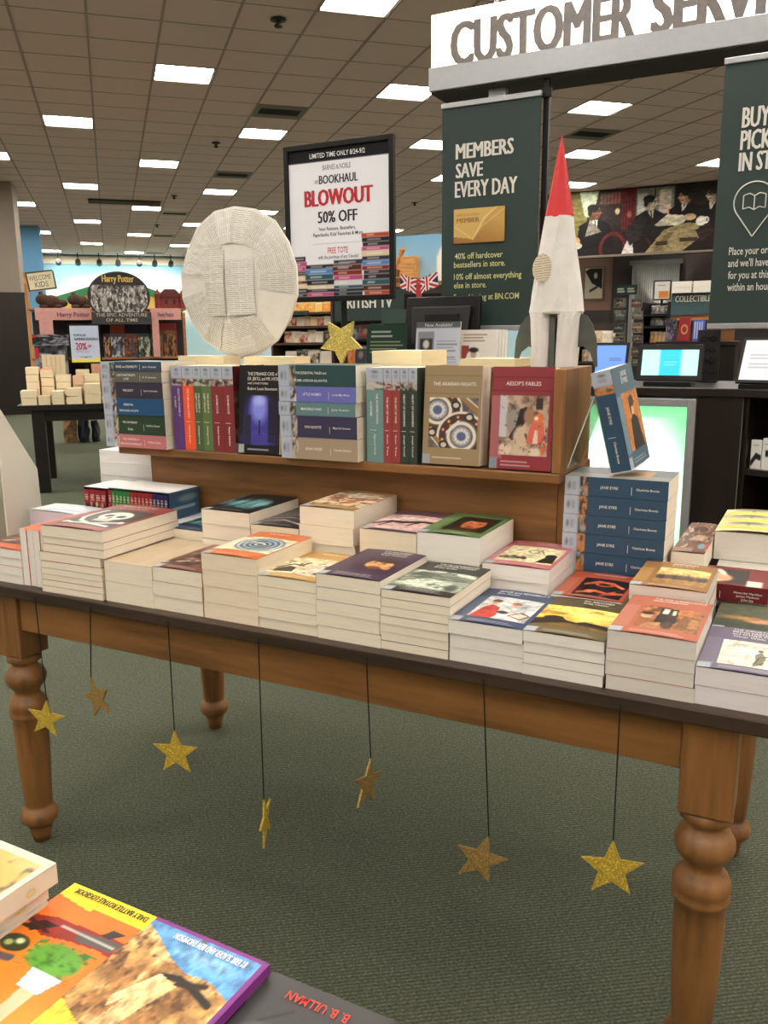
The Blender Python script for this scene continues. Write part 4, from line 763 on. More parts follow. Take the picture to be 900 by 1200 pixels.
# big glitter star
sc_ = ony(400, 403, .60); o = mesh('glitter_star', *(lambda q: (q.V, q.F))(MB().prism([(x, -.006, z) for x, z in star_pts(.0595, .5)], (0, .012, 0))), mat((206, 190, 104), .4, metal=.5, kind='glitter', name='pale_gold_glitter'))
so = put('glitter_star', o, None, (sc_[0], .60, RT+.0592)); so.rotation_euler = (0, .62, .12); tag(so, 'large pale gold glitter star standing on the riser', 'star')

# ================================================================== floor-standing sale sign behind the table
SY = 2.0; a, b = ony(333, 172, SY), ony(462, 158, SY); lo = ony(339, 352, SY)[2]-.01; hi = (a[2]+b[2])/2; xl, xr = a[0], b[0]
sg = thing('sign_stand', 'black-framed white sale poster on a floor stand', 'sign', ((xl+xr)/2, SY, 0)); X = (xr-xl)/2
fr = MB(); bw = .022
for p, q in (((-X, -.012, lo), (-X+bw, .012, hi)), ((X-bw, -.012, lo), (X, .012, hi)), ((-X+bw, -.012, lo), (X-bw, .012, lo+bw)), ((-X+bw, -.012, hi-bw), (X-bw, .012, hi))): fr.box(p, q)
fr.build('frame', BLACK, sg, bevel=.002)
MB().box((-X+bw, -.002, lo+bw), (X-bw, .010, hi-bw)).build('poster', WHITE, sg)
pw, ph = 2*(X-bw), hi-lo-2*bw; pa = Art(150, 180, (236, 238, 246)); pa.rect(-.1, .915, 1.1, 1.1, (16, 16, 22))
rg = random.Random(21); pal = [(34, 30, 40), (130, 44, 36), (80, 130, 196), (214, 200, 166), (26, 40, 54), (180, 84, 124), (84, 40, 32), (40, 36, 40), (50, 86, 96), (206, 208, 214), (50, 50, 60), (180, 70, 44), (24, 26, 34)]
for u0, u1, top in ((.0, .16, .265), (.155, .445, .20), (.44, .73, .245), (.735, 1.0, .39)):
    v = .0
    while v < top:
        dv = rg.uniform(.022, .04); jx = rg.uniform(-.012, .012); c = rg.choice(pal); pa.rect(u0+jx, v, u1+jx, v+dv-.003, c); pa.rect(u0+jx+.05, v+dv*.3, u0+jx+.05+(u1-u0)*rg.uniform(.25, .6), v+dv*.62, mixc(c, (240, 230, 220), .6)); v += dv
pa.rows(.23, .362, .78, .398, 2, (196, 198, 208), .3); pa.rows(.36, .2, .66, .238, 2, (196, 198, 208), .3)
panel('poster_print', pa, sg, (-X+bw, -.0024, lo+bw), (pw, 0, 0), (0, 0, ph), MATTE)
K_, Rr, Wt, G_ = ink((28, 28, 40)), ink((190, 34, 52)), ink((236, 236, 238)), ink((120, 122, 132))
def st_(s, u0, u1, v0, v1, m, bold=.012, eps=.001): text(s, sg, (-X+bw+u0*pw, -.0024, lo+bw+v0*ph), (1, 0, 0), (0, 0, 1), (v1-v0)*ph, (u1-u0)*pw, m, bold, eps=eps)
st_('LIMITED TIME ONLY 8/24-9/2', .22, .77, .94, .972, Wt, .012); st_('BARNES', .35, .475, .855, .89, G_, .012); st_('&', .483, .515, .855, .885, G_, 0); st_('NOBLE', .52, .63, .855, .89, G_, .012); st_('#', .265, .305, .772, .80, G_, .0); st_('BOOKHAUL', .31, .70, .765, .822, K_, .03)
st_('BLOWOUT', .155, .845, .62, .73, Rr, .05); st_('50% OFF', .29, .69, .505, .583, K_, .03)
for k, (s, u0, u1, v) in enumerate((('New Releases, Bestsellers,', .30, .67, .452), ('Paperbacks, Kids\' Favorites & More', .24, .74, .413))): st_(s, u0, u1, v, v+.024, K_, .006)
st_('FREE TOTE', .385, .59, .295, .335, Rr, .012); st_('with the purchase of any 3 books!', .285, .695, .258, .283, K_, .008)
MB().tube((0, .03, .02), (0, .03, lo+.3), .014, 10).build('pole', BLACK, sg); MB().lathe([(.20, 0), (.20, .012), (.03, .022), (.014, .03)], (0, .03, 0), 24).build('base', BLACK, sg)

# ================================================================== customer service kiosk
KY, CT = 2.5, 1.03
ks = thing('service_counter', 'dark wood service counter with a backlit front panel', 'counter', (-.1, 2.8, 0))
def KS(mb): mb.V = [(x+.1, y-2.8, z) for x, y, z in mb.V]; return mb
KS(MB().prism([(-1.25, KY-.02, CT-.035), (.80, KY-.02, CT-.035), (1.75, KY-.35, CT-.035), (1.75, KY+.25, CT-.035), (.80, KY+.62, CT-.035), (-1.25, KY+.62, CT-.035)], (0, 0, .035))).build('worktop', DARKWOOD, ks, bevel=.004)
pl0, pl1 = .10, .615
for nm, x0, x1 in (('front_panel', -1.22, pl0-.001), ('front_panel', pl1+.001, .7925)): KS(MB().box((x0, KY, .03), (x1, KY+.04, CT-.0355))).build(nm, DARKWOOD, ks)
KS(MB().box((-1.22, KY+.041, .03), (.78, KY+.58, .09))).build('plinth', DARKWOOD, ks)
KS(MB().box((-1.22, KY+.041, .091), (-1.18, KY+.58, CT-.0355))).build('end_panel', DARKWOOD, ks)
d2 = np.array([.95, -.33, 0]); d2 /= np.linalg.norm(d2); n2 = np.array([d2[1], -d2[0], 0]); n2 = -n2 if n2[1] > 0 else n2; c0 = np.array([.80, KY+.02, 0])
for z0, z1 in ((.03, .08), (.42, .445), (.672, .697)): KS(MB().obox(c0+np.array([0, 0, z0])+d2*.02, d2*.95, -n2*.36, (0, 0, z1-z0))).build('shelf', DARKWOOD, ks)
KS(MB().obox(c0+np.array([0, 0, .03])-n2*.361, d2*.97, -n2*.02, (0, 0, CT-.066))).build('shelf_back', mat((22, 16, 13), .5, kind='paint', name='dark_back'), ks)
KS(MB().obox(c0+np.array([0, 0, .03])-d2*.005, d2*.024, -n2*.36, (0, 0, CT-.066))).build('divider', DARKWOOD, ks)
# backlit panel
lp = thing('lightbox', 'white and green backlit panel in a silver frame on the counter', 'light panel', ((pl0+pl1)/2, KY-.015, .20)); hw = (pl1-pl0)/2; LZ = CT-.045-.20
fr = MB(); fw = .034
for p, q in (((-hw, -.02, 0), (-hw+fw, .05, LZ)), ((hw-fw, -.02, 0), (hw, .05, LZ)), ((-hw+fw, -.02, LZ-fw), (hw-fw, .05, LZ)), ((-hw+fw, -.02, 0), (hw-fw, .05, fw))): fr.box(p, q)
fr.build('frame', SILVER, lp, bevel=.003)
la = Art(60, 80, (120, 226, 150)); la.ell(.5, .45, .56, .52, (236, 255, 240), .22); la.ell(.48, .42, .42, .46, (255, 255, 252), .1); la.rect(-.1, .93, 1.1, 1.1, (130, 222, 156))
panel('glowing_face', la, lp, (-hw+fw, .005, fw), (2*hw-2*fw, 0, 0), (0, 0, LZ-2*fw), mat((255, 255, 252), .4, kind='print', emit=.42, name='backlit_face'))
part('leak_blocker', DARKWOOD, lp, (-hw+fw, .012, fw), (hw-fw, .05, LZ-fw))  # unseen block added to stop the face's back glow leaking into the counter
part('stand_foot', DARKWOOD, lp, (-hw+.02, .0, -.17), (hw-.02, .05, -.0005))
# small white product boxes on the open shelf
for k, (px, hgt, kindl) in enumerate(((870, .12, 'leftmost white product box with a cable on the counter shelf'), (884, .13, 'middle white product box with a black square on the counter shelf'), (898, .135, 'right white product box at the picture edge'))):
    P = ony(px, 554, KY+.06); base = c0+d2*(.049+.048*k)-n2*.03; t = thing('product_box', kindl, 'box', (base[0], base[1], .6975), math.atan2(d2[1], d2[0]), 'white product boxes')
    bx = part('carton', WHITE, t, (-.022, 0, 0), (.022, .02, hgt)); pa = Art(20, 40, (232, 232, 230)); pa.rect(.28, .42, .75, .62, (24, 24, 26)) if k else pa.path([(.1, .2), (.5, .45), (.9, .4)], .1, (30, 30, 32)); pa.rows(.2, .8, .8, .9, 1, (120, 120, 120)); panel('carton_print', pa, bx, (-.022, -.0006, 0), (.044, 0, 0), (0, 0, hgt), MATTE)
# overhead sign
SGY = 2.9
z0, z1, z2 = ony(502, 108, SGY)[2], ony(502, 80, SGY)[2], ony(502, 16, SGY)[2]; xs0, xs1 = ony(502, 60, SGY)[0], 2.15
cs = thing('overhead_sign', 'lit overhead sign with tall grey lettering on a silver band', 'sign', (.5, SGY+.13, z0))
def CSn(mb): mb.V = [(x-.5, y-SGY-.13, z-z0) for x, y, z in mb.V]; return mb
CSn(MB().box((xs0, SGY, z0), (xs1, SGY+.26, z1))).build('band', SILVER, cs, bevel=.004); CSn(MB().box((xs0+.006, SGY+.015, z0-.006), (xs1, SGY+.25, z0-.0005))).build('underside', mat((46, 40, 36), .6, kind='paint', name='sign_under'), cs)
sa = Art(120, 12, (255, 250, 226)); sa.ell(.012, .5, .03, .8, (250, 226, 130), .04); sa.ell(.30, .5, .02, .7, (252, 236, 160), .03); sa.ell(.45, .5, .25, .8, (255, 255, 250), .2)
CSn(MB().box((xs0+.004, SGY+.03, z1+.0005), (xs1, SGY+.24, z2))).build('lamp_box', mat((250, 236, 190), .5, name='lamp_box_side', emit=.8), cs); panel('glowing_face', sa, cs, (xs0+.004-.5, .029-.13, z1+.0006-z0), (xs1-xs0-.004, 0, 0), (0, 0, z2-z1-.001), mat((255, 255, 251), .4, kind='print', emit=2.2, name='sign_face'))
LT = mat((122, 116, 114), .4, metal=.3, kind='paint', name='grey_letter')
x0, x1 = ony(527, 60, SGY)[0], ony(745, 20, SGY)[0]; zb = z1-z0-.006
def letters(s, x, w, h=.195):
    c = bpy.data.curves.new('lettering', 'FONT'); c.body = s; c.resolution_u = 3; c.extrude = .03; o = bpy.data.objects.new('lettering', c); me = bpy.data.meshes.new_from_object(o)
    V = np.array([v.co[:] for v in me.vertices]); F = [tuple(p.vertices) for p in me.polygons]; bpy.data.objects.remove(o); bpy.data.curves.remove(c); bpy.data.meshes.remove(me)
    V[:, 0] -= V[:, 0].min(); k = h/.7; b = .030; sx = w/(V[:, 0].max()+4*b); P = []; Fs = []
    for i in range(5): n = len(P); P += [(x-.5+(v[0]+i*b)*sx, .010-.13-.0008*i-v[2]*.2, zb+v[1]*k) for v in V]; Fs += [tuple(q+n for q in f) for f in F]
    put('letters', mesh('letters', P, Fs, LT), cs)
letters('CUSTOMER', x0, x1-x0); letters('SERVICE', ony(762, 20, SGY)[0], (x1-x0)*.80)
for xx in (-.5, .9, 1.9): CSn(MB().tube((xx, SGY+.13, z2), (xx, SGY+.13, CEIL-.005), .012, 8)).build('hanger', SILVER, cs)
CSn(MB().box((ony(566, 100, SGY)[0], SGY+.08, z0-.07), (ony(586, 100, SGY)[0], SGY+.12, z0-.0065))).build('bracket', SILVER, cs)
# banners
def banner(label, xl, xr, top, bot, fn, Y=SGY):
    t = thing('hanging_banner', label, 'banner', ((xl+xr)/2, Y, bot)); h = (xr-xl)/2; H = top-bot
    part('fabric', GREEN, t, (-h, .004, .026), (h, .012, H-.026)); part('top_rail', SILVER, t, (-h-.004, -.006, H-.026), (h+.004, .02, H), .003); part('bottom_rail', SILVER, t, (-h-.004, -.006, 0), (h+.004, .02, .026), .003); fn(t); return t
BX0, BX1 = ony(518, 122, SGY)[0], ony(634, 105, SGY)[0]
OFFW, LIME = ink((214, 214, 206)), ink((210, 212, 150))
def f1(t):
    for s, pl, pr, pyb, pyt in (('MEMBERS', 534, 602, 187, 169), ('SAVE', 534, 566, 209, 192), ('EVERY DAY', 533, 606, 232, 213)): ptext(s, t, SGY, pl, pr, pyb, pyt, OFFW, .035)
    for s, pl, pr, pyb, pyt in (('40% off hardcover', 533, 589, 304, 297), ('bestsellers in store.', 532, 592, 314, 307), ('10% off almost everything', 532, 611, 328, 321), ('else in store.', 532, 570, 338, 331), ('Free shipping at BN.COM', 532, 608, 352, 345)): ptext(s, t, SGY, pl, pr, pyb, pyt, LIME, .012)
    a, b = ony(532, 286, SGY), ony(592, 241, SGY); ga = Art(60, 40, (172, 128, 66)); ga.grad((150, 102, 48), (196, 156, 84), 60); ga.poly([(.0, .2), (.0, 1), (.8, 1), (.38, .1)], (206, 172, 100)); ga.path([(.02, .5), (.2, .3), (.38, .1)], .01, (226, 200, 136)); ga.path([(.38, .1), (.6, .7), (.85, 1)], .012, (230, 206, 140)); ga.path([(.38, .1), (.55, .45), (1, .95)], .01, (220, 190, 120))
    o = np.array(MW[t.name].translation); P = np.array([a[0], SGY-.004, a[2]])-o; w, h = b[0]-a[0], b[2]-a[2]
    cpt = MB().box(P, P+np.array([w, .007, h])).build('gold_card', mat((176, 132, 70), .4, metal=.3, name='gold_print', kind='paint'), t, bevel=.002); panel('card_print', ga, cpt, P+np.array([0, -.0005, 0]), (w, 0, 0), (0, 0, h), PRINT)
    text('BARNES & NOBLE', cpt, P+np.array([w*.06, -.001, h*.80]), (1, 0, 0), (0, 0, 1), .009, w*.45, ink((150, 106, 50)), 0); text('MEMBER', cpt, P+np.array([w*.06, -.001, h*.6]), (1, 0, 0), (0, 0, 1), .022, w*.45, ink((150, 106, 50)), .03)
banner('dark green membership banner with a gold card picture', BX0, BX1, ony(518, 122, SGY)[2], ony(540, 388, SGY)[2], f1)
RX0 = ony(840, 226, SGY)[0]
def f2(t):
    for s, pl, pyb, pyt in (('BUY ONLINE', 869, 150, 126), ('PICK UP', 867, 176, 153), ('IN STORE', 865, 201, 179)):
        a = ony(pl, pyb, SGY); tp = ony(pl, pyt, SGY)[2]-a[2]; V, _f = text_shape(s, .035); text(s, t, np.array([a[0], SGY, a[2]])-np.array(MW[t.name].translation), (1, 0, 0), (0, 0, 1), tp, V[:, 0].max()*tp/.7*.50, OFFW, .035, eps=.0015)
    for s, pl, pyb, pyt in (('Place your order online', 854, 299, 290), ('and we\'ll have it ready', 853, 313, 304), ('for you at this store', 853, 327, 318), ('within an hour.', 852, 341, 332)):
        a = ony(pl, pyb, SGY); tp = ony(pl, pyt, SGY)[2]-a[2]; V, _f = text_shape(s, .015); text(s, t, np.array([a[0], SGY, a[2]])-np.array(MW[t.name].translation), (1, 0, 0), (0, 0, 1), tp, V[:, 0].max()*tp/.7*.62, OFFW, .015, eps=.0015)
    c = ony(884, 236, SGY); o = np.array(MW[t.name].translation); cx, cz = c[0]-o[0], c[2]-o[2]; r = .083; pts = []
    for k in range(-10, 11): th = k*math.pi*.66/10; pts.append((cx+r*_s(th), cz+r*_c(th)))
    pts.append((cx, cz-r*1.75)); q = MB(); n = len(pts)
    for i in range(n): p1, p2 = pts[i], pts[(i+1) % n]; q.tube((p1[0], .0015, p1[1]), (p2[0], .0015, p2[1]), .0028, 5)
    bk = [(-.045, -.028), (-.045, .028), (-.02, .035), (0, .024), (.02, .035), (.045, .028), (.045, -.028), (.02, -.022), (0, -.034), (-.02, -.022)]
    for i in range(10): p1, p2 = bk[i], bk[(i+1) % 10]; q.tube((cx+p1[0], .0015, cz+p1[1]), (cx+p2[0], .0015, cz+p2[1]), .0024, 5)
    q.tube((cx, .0015, cz+.024), (cx, .0015, cz-.034), .0022, 5); q.build('pin_icon', OFFW, t)
banner('dark green banner with a white map pin, cut by the right edge', RX0, RX0+.56, ony(852, 68, SGY)[2], ony(828, 386, SGY)[2], f2)
px_ = ony(639, 190, SGY+.06)[0]; pole = thing('support_pole', 'slim black pole right behind the membership banner', 'pole', (px_, SGY+.06, CT+.0005))
part('upright', BLACK, pole, (-.014, -.014, 0), (.014, .014, z0-CT-.008), .002); part('clamp', BLACK, pole, (-.03, -.03, z0-CT-.09), (.03, -.0145, z0-CT-.05)); part('foot', BLACK, pole, (-.05, -.05, 0), (.05, -.0145, .01))
# things on the counter
def tablet(label, px0, px1, pyt, pyb, Y, art, tilt=.25, m=None, yaw=0):
    a, b = ony(px0, pyt, Y), ony(px1, pyb, Y); w, h = b[0]-a[0], (a[2]-CT-.02); t = thing('tablet', label, 'tablet', ((a[0]+b[0])/2, Y, CT+.0003), yaw, 'tablets on the counter')
    e = np.array([0, _s(tilt), _c(tilt)]); n = np.array([0, -_c(tilt), _s(tilt)]); P = np.array([-w/2, -.02, .022]); MB().obox(P, (w, 0, 0), e*h, -n*.012).build('body', BLACK, t, bevel=.003)
    bz = .012 if w < .2 else .02; panel('screen', art, t, P+np.array([bz, 0, 0])+e*bz*1.2+n*.0006, (w-2*bz, 0, 0), e*(h-2.4*bz), m or SCREEN)
    MB().prism([(-w*.36, -.05, .0), (w*.36, -.05, .0), (w*.36, .09, .0), (-w*.36, .09, .0)], (0, 0, .018)).build('dock', BLACK, t); return t
a1 = Art(40, 30, (176, 240, 240)); a1.rect(.32, -.1, .70, 1.1, (20, 190, 214)); a1.rows(.4, .4, .64, .56, 3, (150, 230, 236), .3)
tablet('wide tablet with a cyan striped screen on the counter', 748, 823, 403, 440, 2.62, a1)
a2 = Art(24, 36, (96, 142, 226)); a2.rows(.45, .5, .95, .62, 2, (50, 70, 120), .4)
tablet('small tablet with a plain blue screen near the rocket', 696, 735, 400, 432, 2.72, a2, .3)
a3 = Art(30, 36, (216, 220, 232)); a3.rows(.2, .3, .8, .7, 5, (150, 156, 176), .3)
tablet('grey e-reader with a pale screen at the right edge', 866, 915, 390, 440, 2.52, a3, .45, mat((255, 255, 250), .4, kind='print', emit=.06, name='dim_screen'), -.2)
mn = thing('monitor', 'black monitor seen from behind on the counter', 'monitor', (ony(518, 400, 2.75)[0], 2.75, CT+.0003)); ml, mr, mt = ony(471, 350, 2.75)[0]-ony(518, 400, 2.75)[0], ony(560, 347, 2.75)[0]-ony(518, 400, 2.75)[0], ony(515, 347, 2.75)[2]-CT
MB().prism([(ml, 0, mt-.30), (mr, 0, mt-.30), (mr-.005, .05, mt), (ml+.005, .05, mt)], (0, .03, 0)).build('screen_shell', BLACK, mn, bevel=.006); MB().prism([(ml*.72, -.025, mt-.24), (mr*.72, -.025, mt-.24), (mr*.78, .01, mt-.05), (ml*.78, .01, mt-.05)], (0, .03, 0)).build('back_housing', mat((13, 13, 13), .55, kind='paint', name='dark_shell'), mn, bevel=.008)
MB().box((-.09, -.012, mt-.125), (.09, .008, mt-.09)).build('vent_slot', mat((6, 6, 6), .7, kind='paint', name='slot_black'), mn); part('neck', BLACK, mn, (-.05, .01, .012), (.05, .04, mt-.29)); part('foot', BLACK, mn, (-.13, .0, 0), (.08, .12, .012), .003)
def card(label, pts, Y, art, name='counter_card', cat='sign', thick=.006, lean=.12, m=None):
    (pl, pr, pt) = pts; a, b = ony(pl, pt, Y), ony(pr, pt, Y); w, h = b[0]-a[0], a[2]-CT; t = thing(name, label, cat, ((a[0]+b[0])/2, Y, CT+.0003), 0); e = np.array([0, _s(lean), _c(lean)]); n = np.array([0, -_c(lean), _s(lean)]); P = np.array([-w/2, 0, .004])
    MB().obox(P, (w, 0, 0), e*h, -n*thick).build('board', m or WHITE, t); panel('card_print', art, t, P+n*.0006, (w, 0, 0), e*h, MATTE); MB().box((-w/2, -.02, 0), (w/2, .06, .0035)).build('foot', ACRYL, t); return t, w, h, P, e, n
ca = Art(50, 66, (206, 212, 226)); ca.rect(-.1, .9, 1.1, 1.1, (92, 98, 108)); s = ca.sub(.06, .36, .42, .84); s.fill((150, 154, 168)); s.rect(.1, .3, .9, .75, (60, 60, 66)); s.ell(.5, .55, .2, .15, (226, 220, 214)); ca.rows(.48, .5, .95, .72, 4, (130, 136, 150)); ca.rows(.5, .1, .95, .44, 8, (140, 146, 160)); ca.rows(.08, .1, .42, .32, 4, (140, 146, 160))
t, w, h, P, e, n = card('white new-release notice card in front of the monitor', (485, 537, 378), 2.58, ca); text('Now Available!', t, P+np.array([w*.2, 0, 0])+e*h*.92, (1, 0, 0), e, .016, w*.62, OFFW, .02, eps=.0018)
ga = Art(50, 66, (36, 62, 50)); ga.rows(.12, .78, .7, .92, 2, (206, 212, 206), .4); ga.rows(.1, .5, .9, .74, 4, (196, 200, 150), .3)
for u in (.4, .72): ga.ring(u, .3, .1, .09, .14, (206, 206, 206)); ga.ell(u, .3, .06, .05, (206, 80, 60))
card('dark green offer card with two red dots by the gold star', (427, 474, 381), 2.56, ga, m=GREEN)
# white books stood face-out on the counter
lb = Art(50, 70, (226, 222, 214)); lb.rows(.1, .78, .75, .95, 3, (150, 120, 110), .5); s = lb.sub(.06, .08, .72, .7); s.fill((226, 220, 212)); s.rect(0, .3, .3, 1, (156, 60, 50)); s.ell(.5, .5, .32, .4, (236, 232, 226)); s.poly([(.25, 0), (.3, .5), (.5, .62), (.7, .5), (.78, 0)], (34, 30, 32)); s.ell(.5, .72, .12, .12, (196, 160, 140)); s.ell(.5, .86, .2, .08, (34, 30, 32))
bx0, bx1 = ony(534, 390, 2.6)[0], ony(577, 390, 2.6)[0]; bh = ony(550, 387, 2.6)[2]-CT
for k in range(4):
    r, cv = book(('white face-out book with a man in a dark hat, front of four', 'white book second in the face-out row beside the notice card', 'white book third in the face-out row beside the notice card', 'rearmost white book of the face-out row beside the notice card')[k], bx1-bx0, bh, .026, basis((1, 0, 0), (0, .10, .995), (0, -.995, .10), (bx0+.012+k*.006, 2.605+.027*(k+1), CT+.0008)), (228, 226, 220), (236, 232, 224), 'white books on the counter')
    if k == 0: cover_art(cv, lb, bx1-bx0, bh, .026, 0)

# ================================================================== left background (along the shop's own axes)
def bthing(name, label, cat, a, b, z=0.0, group=None): return thing(name, label, cat, B(a, b, z), TH, group)
def bpanel(nm, art, t, x0, z0, w, h, y, m=None): return panel(nm, art, t, (x0, y, z0), (w, 0, 0), (0, 0, h), m or MATTE)
# black table
BT = .735; ta, tb_ = -.90, 5.78
bt = bthing('black_table', 'plain black wooden table with cream paperbacks beyond the pine table', 'table', ta+.95, tb_+.52)
part('table_top', BLACKW, bt, (-.95, -.52, BT-.045), (.95, .52, BT), .003)
for x in (-.80, .80):
    for y in (-.42, .38): part('leg', BLACKW, bt, (x-.05, y-.05, 0), (x+.05, y+.05, BT-.0455), .003)
for y in (-.42, .38): part('apron', BLACKW, bt, (-.7495, y-.012, BT-.14), (.7495, y+.012, BT-.0455))
for x in (-.80, .80): part('side_apron', BLACKW, bt, (x-.012, -.3695, BT-.14), (x+.012, .3295, BT-.0455))
def bgstack(desc, px0, px1, pyt, b, n, col, pg, art=None, z0=BT, h=.19, seed=0):
    a0, _ = onb(px0, pyt, b); a1, zt = onb(px1, pyt, b); P = B(a0, b, 0)
    stack(desc, P[0], P[1], n, zt-z0, art, col, pg, w=a1-a0-.012, h=h, rot=TH, z0=z0+.0002, jit=.0015, group='paperbacks on the black table', gap=.003, seed=seed, bulge=0, edge='cream-edged')
og = Art(12, 12, (226, 120, 84))
for k, (d, p0, p1, yt, b, n, c, g) in enumerate((
    ('short left front bundle of the black table', 23.5, 43.5, 457.5, 5.80, 2, (232, 220, 190), (226, 212, 180)), ('low tan second bundle of the black table', 44.5, 60, 463.5, 5.80, 1, (206, 180, 140), (222, 206, 172)),
    ('pale-lidded third bundle of the black table', 60.5, 76, 458, 5.80, 2, (236, 226, 200), (222, 208, 176)), ('squarish fourth bundle of the black table', 77, 97, 454.5, 5.80, 2, (226, 208, 176), (222, 206, 172)), ('tall fifth bundle of the black table', 98, 118.5, 449.5, 5.80, 2, (216, 200, 166), (220, 204, 170)), ('low end bundle by the riser', 119.5, 134, 465, 5.80, 1, (236, 226, 200), (226, 212, 180)),
    ('tall leftmost pile of the black table', 29, 46, 430, 6.02, 5, (232, 220, 192), (226, 210, 178)), ('orange-topped pile of the black table', 46.8, 64, 432, 6.02, 4, (226, 120, 84), (226, 206, 170)), ('grey-topped middle pile of the black table', 65.2, 84, 439, 6.02, 4, (196, 188, 164), (222, 208, 176)),
    ('pinkish pile of the black table', 84.8, 99.5, 440, 6.02, 3, (190, 150, 126), (206, 176, 146)), ('greenish cream pile of the black table', 100.6, 118, 438, 6.02, 4, (196, 190, 150), (218, 204, 166)), ('yellowish end pile near the riser', 119, 136, 437, 6.02, 4, (212, 200, 150), (222, 208, 170)),
    ('rear right pile with brick-pink spines', 106.5, 138, 426, 6.30, 5, (170, 112, 96), (196, 150, 128)), ('rear cream pile under the reading sign', 88.3, 106, 433, 6.30, 4, (222, 206, 170), (222, 206, 172)))):
    bgstack(d, p0, p1, yt, b, n, c, g, og if 'orange' in d else None, seed=60+k)
for k in range(5):                                                  # a row stood on end at the back
    a0, zt = onb(48.5+k*5.4, 416, 6.3); a1, _ = onb(53.5+k*5.4, 416, 6.3); P = B(a0, 6.3, BT+.0005)
    book(f'cream book stood on end at the back of the black table, {("first", "second", "third", "fourth", "fifth")[k]} from the left', .134, zt-BT, a1-a0, basis(VA, (0, 0, 1), UA, P), (206, 192, 160), (214, 198, 164), 'cream books stood on end')
# summer reading sign
a0, z1 = onb(79, 380, 6.56); a1, z0 = onb(120, 426, 6.56); sr = bthing('reading_sign', 'pale blue summer reading sign in a black frame', 'sign', (a0+a1)/2, 6.56, BT+.0003+.26); w, h = a1-a0, z1-z0; zz = z0-BT-.26
part('frame', BLACK, sr, (-w/2, 0, zz), (w/2, .02, zz+h), .002); sa = Art(40, 48, (176, 190, 214)); sa.poly([(0, 0), (0, .1), (.35, .1), (.7, .07), (1, .16), (1, 0)], (226, 210, 90)); sa.poly([(.2, .16), (.5, .12), (.8, .16), (.5, .17)], (120, 130, 150)); pf = bpanel('sign_print', sa, sr, -w/2+.014, zz+.014, w-.028, h-.028, -.001)
DKI, MAG = ink((60, 66, 90)), ink((176, 40, 80))
for s, u0, u1, v, cp, m in (('POPULAR', .16, .55, .70, .020, DKI), ('SUMMER READING', .17, .92, .60, .020, DKI), ('20%', .2, .55, .36, .062, MAG), ('OFF', .58, .7, .42, .022, MAG), ('of select titles', .22, .62, .29, .008, MAG)): text(s, pf, (-w/2+u0*w, -.001, zz+v*h), (1, 0, 0), (0, 0, 1), cp, (u1-u0)*w, m, .02, eps=.003)
part('post', BLACK, sr, (-.01, .004, -.259), (.01, .016, zz-.0005)); part('base', BLACK, sr, (-.06, -.05, -.26), (.06, .06, -.2595))
# wood display unit of the wizard novels
WD = mat((150, 100, 58), .5, kind='wood', sc=0, name='display_wood'); PINKW = mat((204, 150, 142), .6, kind='paint', sc=14, amp=.1, name='pink_board')
ua0, ua1 = onb(36, 400, 8.7)[0], .72
un = bthing('fantasy_display', 'wooden display unit with pink headers behind the black table', 'display unit', (ua0+ua1)/2, 8.9); hw = (ua1-ua0)/2
part('lower_shelf', WD, un, (-hw, -.32, 1.035), (hw, .3, 1.06), .003); part('table_top', WD, un, (-hw, -.5, .70), (hw, .3, .74), .003); part('back_panel', mat((40, 34, 38), .7, kind='paint', name='dark_backing'), un, (-hw, .28, .7405), (hw, .3, 1.58))
for x in (-hw+.06, hw-.06):
    for y in (-.42, .24): part('leg', mat((150, 96, 50), .5, kind='wood', sc=2, name='leg_wood'), un, (x-.045, y-.045, 0), (x+.045, y+.045, .6995))
zp1, zp0 = onb(60, 361, 8.55)[1], onb(60, 375, 8.55)[1]; oa = (ua0+ua1)/2
for x0, x1 in ((41, 108), (176, 212)):
    A0_, A1_ = onb(x0, 368, 8.55)[0]-oa, onb(x1, 368, 8.55)[0]-oa; hd = part('header', PINKW, un, (A0_, -.36, zp0), (A1_, -.33, zp1)); tw = .34 if x0 < 100 else .18; text('Harry Potter', hd, ((A0_+A1_)/2+(.1 if x0 < 100 else 0), -.3605, zp0+.035), (1, 0, 0), (0, 0, 1), .05, tw, ink((110, 50, 90)), .02, 'c', eps=.003)
for x0, x1 in ((46, 62), (178, 186)): A0_, A1_ = onb(x0, 380, 8.55)[0]-oa, onb(x1, 380, 8.55)[0]-oa; part('header_post', PINKW, un, (A0_, -.36, 1.0605), (A1_, -.33, zp0-.0005))
part('top_shelf', WD, un, (-hw, -.33, 1.585), (hw, .3, 1.6))
